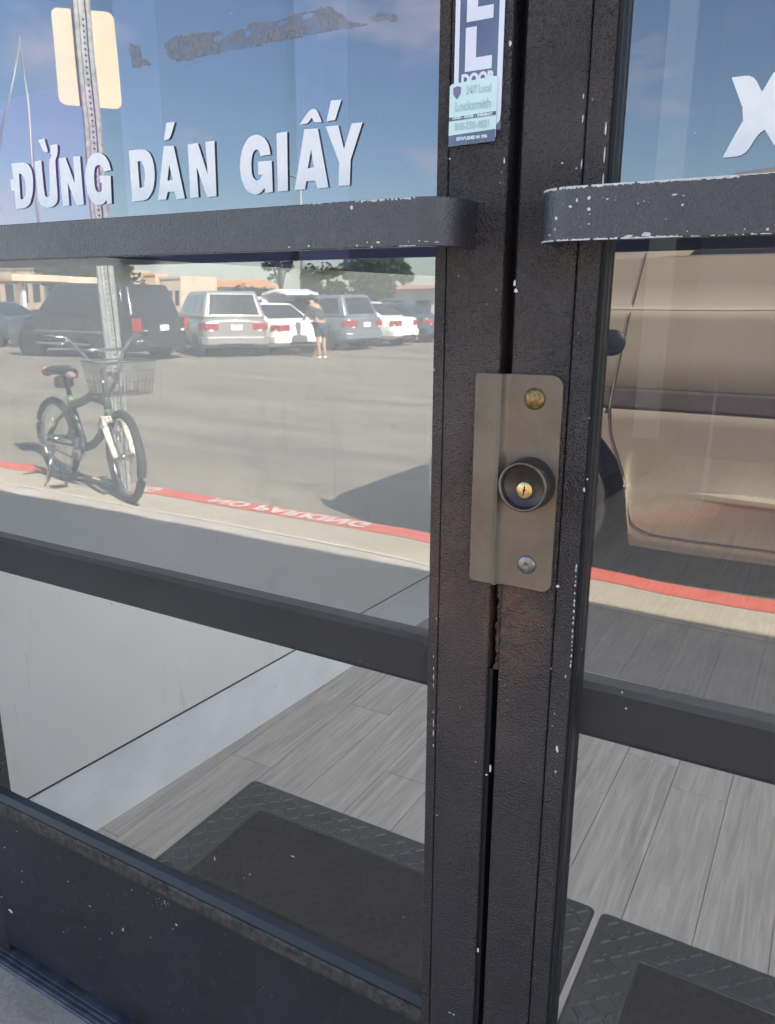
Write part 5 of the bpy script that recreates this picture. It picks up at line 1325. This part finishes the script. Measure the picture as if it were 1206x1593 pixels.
for z in (.30, .265, .23): add_tube(bm, [(-.09, .075, z), (.13, .075, z)], .007, 6)
add_tube(bm, [(-.09, .075, .31), (-.09, .075, .22)], .007, 6)
from_bm('axle_rack', bm, M['chrome'], bike)
tube('kickstand', [(.10, .06, .24), (.14, .17, .01)], .008, M['chrome'], bike, 6)

# ---------------------------------------------------------------- parking sign seen from behind
sg = thing('street_sign', 'cream back of a rounded rectangular sign on a punched steel post', 'sign', (-3.72, -2.56, 0), math.radians(-45))
# local x runs along the sign face, local y points towards the sun and the shop
bm = bmesh.new()
add_prism(bm, [(-.048, .020), (-.040, .028), (-.022, .028), (-.018, .002), (.018, .002), (.022, .028), (.040, .028), (.048, .020), (.030, .020), (.024, -.006), (-.024, -.006), (-.030, .020)], 'z', -.1, 2.66)
post = from_bm('sign_post', bm, M['galv'], sg)
bm = bmesh.new()
for k in range(80): cyl_y(bm, 0, 0.0022, 0.0032, 0.3 + k * 0.0285, .0055, 8)
from_bm('post_holes', bm, M['gap'], post)
pts = []
wx, z0, z1, rr = .155, 2.135, 2.60, .035
for cx_, cz_, a0 in ((wx - rr, z1 - rr, 0), (-wx + rr, z1 - rr, 90), (-wx + rr, z0 + rr, 180), (wx - rr, z0 + rr, 270)):
    for k in range(6):
        a = math.radians(a0 + 18 * k); pts.append((cx_ + rr * math.cos(a), cz_ + rr * math.sin(a)))
prism('sign_panel', pts, 'y', -.0095, -.0065, M['sign_back'], sg)

# ---------------------------------------------------------------- person leaning to the open tailgate
pr_ = thing('person', 'person in dark shirt and navy shorts leaning in at an open tailgate', 'person', (-12.4, -17.35, lot_z(-17.35)), heading(70))
def skin(name, verts, edges, mat, levels=1):
    me = bpy.data.meshes.new(name); me.from_pydata([v[:3] for v in verts], edges, [])
    o = bpy.data.objects.new(name, me); COL.objects.link(o); me.materials.append(mat)
    sm = o.modifiers.new('skin', 'SKIN'); me.skin_vertices.new() if not me.skin_vertices else None
    for v, sv in zip(verts, me.skin_vertices[0].data): sv.radius = (v[3], v[4] if len(v) > 4 else v[3])
    me.skin_vertices[0].data[0].use_root = True
    s_ = o.modifiers.new('sub', 'SUBSURF'); s_.levels = levels; s_.render_levels = levels
    o.parent = pr_; return o
body = skin('body', [(0, 0, .92, .13, .15), (.10, 0, 1.12, .12, .15), (.24, 0, 1.32, .12, .17), (.34, 0, 1.42, .055), (.43, 0, 1.50, .085), (.47, 0, 1.58, .08),
                     (.0, .10, .86, .09), (.03, .11, .48, .06), (-.02, .11, .09, .042), (.10, .115, .03, .035),
                     (.0, -.10, .86, .09), (-.03, -.11, .48, .06), (-.06, -.11, .09, .042), (.06, -.115, .03, .035),
                     (.27, .20, 1.33, .055), (.36, .24, 1.08, .042), (.52, .20, .95, .03), (.60, .19, .93, .03), (.27, -.20, 1.33, .055), (.38, -.24, 1.10, .042), (.55, -.18, 1.00, .03), (.63, -.17, .99, .03)],
            [(0, 1), (1, 2), (2, 3), (3, 4), (4, 5), (0, 6), (6, 7), (7, 8), (8, 9), (0, 10), (10, 11), (11, 12), (12, 13), (2, 14), (14, 15), (15, 16), (16, 17), (2, 18), (18, 19), (19, 20), (20, 21)], M['skin'])
skin('shirt', [(0, 0, .93, .155, .175), (.10, 0, 1.13, .145, .175), (.24, 0, 1.33, .14, .19), (.30, 0, 1.385, .07), (.27, .20, 1.33, .072), (.33, .235, 1.15, .062), (.27, -.20, 1.33, .072), (.34, -.235, 1.17, .062)], [(0, 1), (1, 2), (2, 3), (2, 4), (4, 5), (2, 6), (6, 7)], M['shirt'])
skin('shorts', [(0, 0, .92, .16, .175), (0, .10, .84, .115), (.02, .11, .52, .095), (0, -.10, .84, .115), (-.02, -.11, .52, .095)], [(0, 1), (1, 2), (0, 3), (3, 4)], M['shorts'])
bm = bmesh.new(); bmesh.ops.create_icosphere(bm, subdivisions=2, radius=.108, matrix=Matrix.Translation((.43, 0, 1.585)) @ Matrix.Diagonal((1, .95, .95, 1))); from_bm('hair', bm, M['hair'], pr_, smooth=True)
for s in (-1, 1):
    bm = bmesh.new(); add_box(bm, -.08 + s * .02, .19 + s * .02, s * .113 - .045, s * .113 + .045, 0, .035); from_bm('shoe', bm, M['plate_white'], pr_, bevel=.012)

# ---------------------------------------------------------------- far side of the lot
def tree(name, label, x, y, h, cr, trunk_h, a, b, n=2600, sq=0.8, leaf=None, group='trees across the parking lot'):
    z = lot_z(y)
    r_ = thing(name, label, 'tree', (x, y, z), 0, group)
    bm = bmesh.new(); tr_ = cr * .09
    add_tube(bm, [(0, 0, 0), (cr * .03, 0, trunk_h * .5), (0, 0, trunk_h), (cr * .05, 0, trunk_h + (h - trunk_h) * .5)], [tr_ * 1.3, tr_, tr_ * .85, tr_ * .3], 10)
    for k in range(6):
        q = 2 * math.pi * k / 6 + random.random(); add_tube(bm, [(0, 0, trunk_h * .9), (cr * .35 * math.cos(q), cr * .35 * math.sin(q), trunk_h + (h - trunk_h) * .35), (cr * .65 * math.cos(q), cr * .65 * math.sin(q), trunk_h + (h - trunk_h) * random.uniform(.45, .75))], [tr_ * .6, tr_ * .4, tr_ * .12], 6)
    from_bm('trunk', bm, M['bark'], r_)
    bm = bmesh.new()
    cz = trunk_h + (h - trunk_h) * .52; rz = (h - trunk_h) * .52
    clumps = []
    for k in range(34):
        while True:
            p = Vector((random.uniform(-1, 1), random.uniform(-1, 1), random.uniform(-1, 1)))
            if 0.3 < p.length < 1: break
        p *= random.uniform(.6, .9) / max(p.length, .6)
        clumps.append((Vector((p.x * cr, p.y * cr, cz + p.z * rz)), random.uniform(.22, .42) * cr))
    lf = leaf or cr * .07
    for k in range(n):
        c, rad = random.choice(clumps)
        d = Vector((random.gauss(0, 1), random.gauss(0, 1), random.gauss(0, 1))).normalized() * rad * random.uniform(.5, 1.0)
        d.z *= sq
        q = c + d
        u = Vector((random.gauss(0, 1), random.gauss(0, 1), random.gauss(0, .7))).normalized(); w = u.orthogonal().normalized() * lf * random.uniform(.5, 1); u *= lf * random.uniform(.6, 1.2)
        bm.faces.new([bm.verts.new(q + e) for e in (-u, -w * .8, u, w * .8)])
    cro = from_bm('crown', bm, foliage('leaves_' + name, a, b), r_, recalc=False)
    return r_
tree('broad_tree', 'big pale green tree above the roof of the black car', -60.0, -50, 5.2, 4.6, 1.6, (.055, .085, .022), (.12, .15, .045), 3600)
tree('shade_tree', 'dark dense tree on a thick trunk, right of the thin pole', -19.4, -32, 3.85, 1.75, 1.55, (.09, .14, .03), (.22, .30, .07), 3800, leaf=.15)
tree('shade_tree', 'paler round tree between the thin pole and the dark tree', -27.7, -40, 3.45, 1.5, 1.1, (.11, .14, .06), (.24, .28, .12), 3200, leaf=.14)
for k, (x, y, hh, cr_) in enumerate(((-67.5, -80, 3.3, 2.0), (-63.8, -80, 2.9, 2.2), (-60, -80, 2.7, 2.0), (-72.5, -82, 2.4, 1.8))):
    tree('distant_tree', 'low pale tree on the skyline, number %s from the left' % ('two', 'three', 'four', 'one')[k] if False else ('small hazy tree on the skyline, second from the left', 'small hazy tree on the skyline, third from the left', 'small hazy tree on the skyline nearest the thin pole', 'small hazy tree on the skyline beside the orange roof')[k], x, y, hh, cr_, .6, (.07, .085, .04), (.12, .13, .07), 700, leaf=.22, group='small trees on the skyline')
# palm-topped thin pole with a small sign
pl = thing('light_pole', 'thin pale pole with a small sign, standing left of the trees', 'pole', (-32.9, -45, lot_z(-45)))
tube('pole', [(0, 0, 0), (0, 0, 9.5)], [.16, .10], M['galv'], pl, 12)
bm = bmesh.new(); add_box(bm, -.25, .25, -.05, .05, 2.5, 3.2); from_bm('small_sign', bm, M['sticker_white'], pl)
tube('lamp_arm', [(0, 0, 9.4), (-.9, 0, 9.6), (-1.6, 0, 9.55)], .06, M['galv'], pl, 8)
tree('palm_like_tree', 'narrow scruffy tree top just left of the thin pole', -36.3, -47, 6.9, 1.3, 2.4, (.05, .075, .02), (.10, .12, .04), 900, leaf=.2)

def building(name, label, x0, x1, y0, y1, h, wall, roof=None, roof_h=0.0, oh=0.5, wins=0):
    zb = -0.4
    b = thing(name, label, 'building', ((x0 + x1) / 2, (y0 + y1) / 2, zb))
    cx, cy, hx, hy = (x0 + x1) / 2, (y0 + y1) / 2, (x1 - x0) / 2, (y1 - y0) / 2
    bm = bmesh.new(); add_box(bm, -hx, hx, -hy, hy, 0, h); from_bm('wall', bm, wall, b)
    bm = bmesh.new()
    if roof_h > 0:
        add_prism(bm, [(-hy - oh, h + .02), (hy + oh, h + .02), (hy * .2, h + roof_h), (-hy * .2, h + roof_h)], 'x', -hx - oh, hx + oh); from_bm('roof', bm, roof, b)
    else:
        add_box(bm, -hx - .1, hx + .1, hy, hy + .15, h - .25, h + .05); from_bm('parapet', bm, roof or wall, b)
    for k in range(wins):
        xx = -hx + 2 * hx * (k + .5) / wins
        bm = bmesh.new(); add_box(bm, xx - hx / wins * .55, xx + hx / wins * .55, hy, hy + .05, h * .2, h * .62); w = from_bm('window', bm, M['car_glass'], b)
        bm = bmesh.new(); add_box(bm, xx - hx / wins * .6, xx + hx / wins * .6, hy, hy + .12, h * .62 + .01, h * .62 + .15); from_bm('window_hood', bm, M['soffit'], w)
    return b
M['cream_wall'] = plain('cream_rendered_wall', (0.55, 0.44, 0.32), 0.85, scale=1); M['orange_roof'] = plain('orange_tile_roof', (0.50, 0.24, 0.12), 0.85, vary=.2, scale=2); M['peach'] = plain('peach_wall', (0.60, 0.40, 0.26), 0.85, scale=1)
M['lightwall'] = plain('pale_grey_wall', (0.55, 0.55, 0.52), 0.85, scale=1); M['brickred'] = plain('dull_red_fascia', (0.36, 0.17, 0.12), 0.8, scale=1)
building('shop_building', 'long cream building at the far left beyond the station canopy', -104, -87.5, -84, -70, 5.7, M['cream_wall'], wins=6)
building('small_tower', 'small square peach block above the roof of the black car', -84.6, -82.2, -82, -79.5, 5.15, M['peach'])
building('flat_building', 'low cream flat roofed building left of the orange roof', -80.9, -77.0, -86, -79, 4.65, M['cream_wall'], wins=3)
building('low_building', 'low pale building with an orange tiled roof behind the silver minivan', -89.5, -77.0, -100, -90, 3.35, M['lightwall'], M['orange_roof'], 1.15, wins=5)
building('strip_mall', 'long low pale building with a red roof line at the right', -38, -16, -78, -60, 2.45, M['lightwall'], M['brickred'], 0.45, .6, wins=8)
# petrol station canopy
cn = thing('station_canopy', 'white and orange canopy on posts at the far left', 'canopy', (-59.5, -42, -.38))
bm = bmesh.new(); add_box(bm, -6.5, 5.2, -4, 4, 2.85, 3.32); from_bm('canopy_roof', bm, M['cream_wall'], cn)
bm = bmesh.new(); add_box(bm, -6.52, 5.22, 4.0, 4.06, 2.88, 3.05); from_bm('orange_stripe', bm, M['orange_roof'], cn)
for x in (-5, -1.5, 1.5, 4.4): box('canopy_post', x - .14, x + .14, 2.6, 2.9, 0, 2.85, M['lightwall'], cn)
# mast with stays
ms = thing('tall_mast', 'tall lattice mast with stays rising above the lot at the far left', 'mast', (-82, -62, -.38))
tube('mast', [(0, 0, 0), (0, 0, 29)], [.16, .08], M['galv'], ms, 8)
for k, (dx, dy) in enumerate(((-6, 1), (-2.4, 3), (3.0, 2))): tube('stay', [(0, 0, 28.5), (dx, dy, 16)], .055, M['galv'], ms, 6)
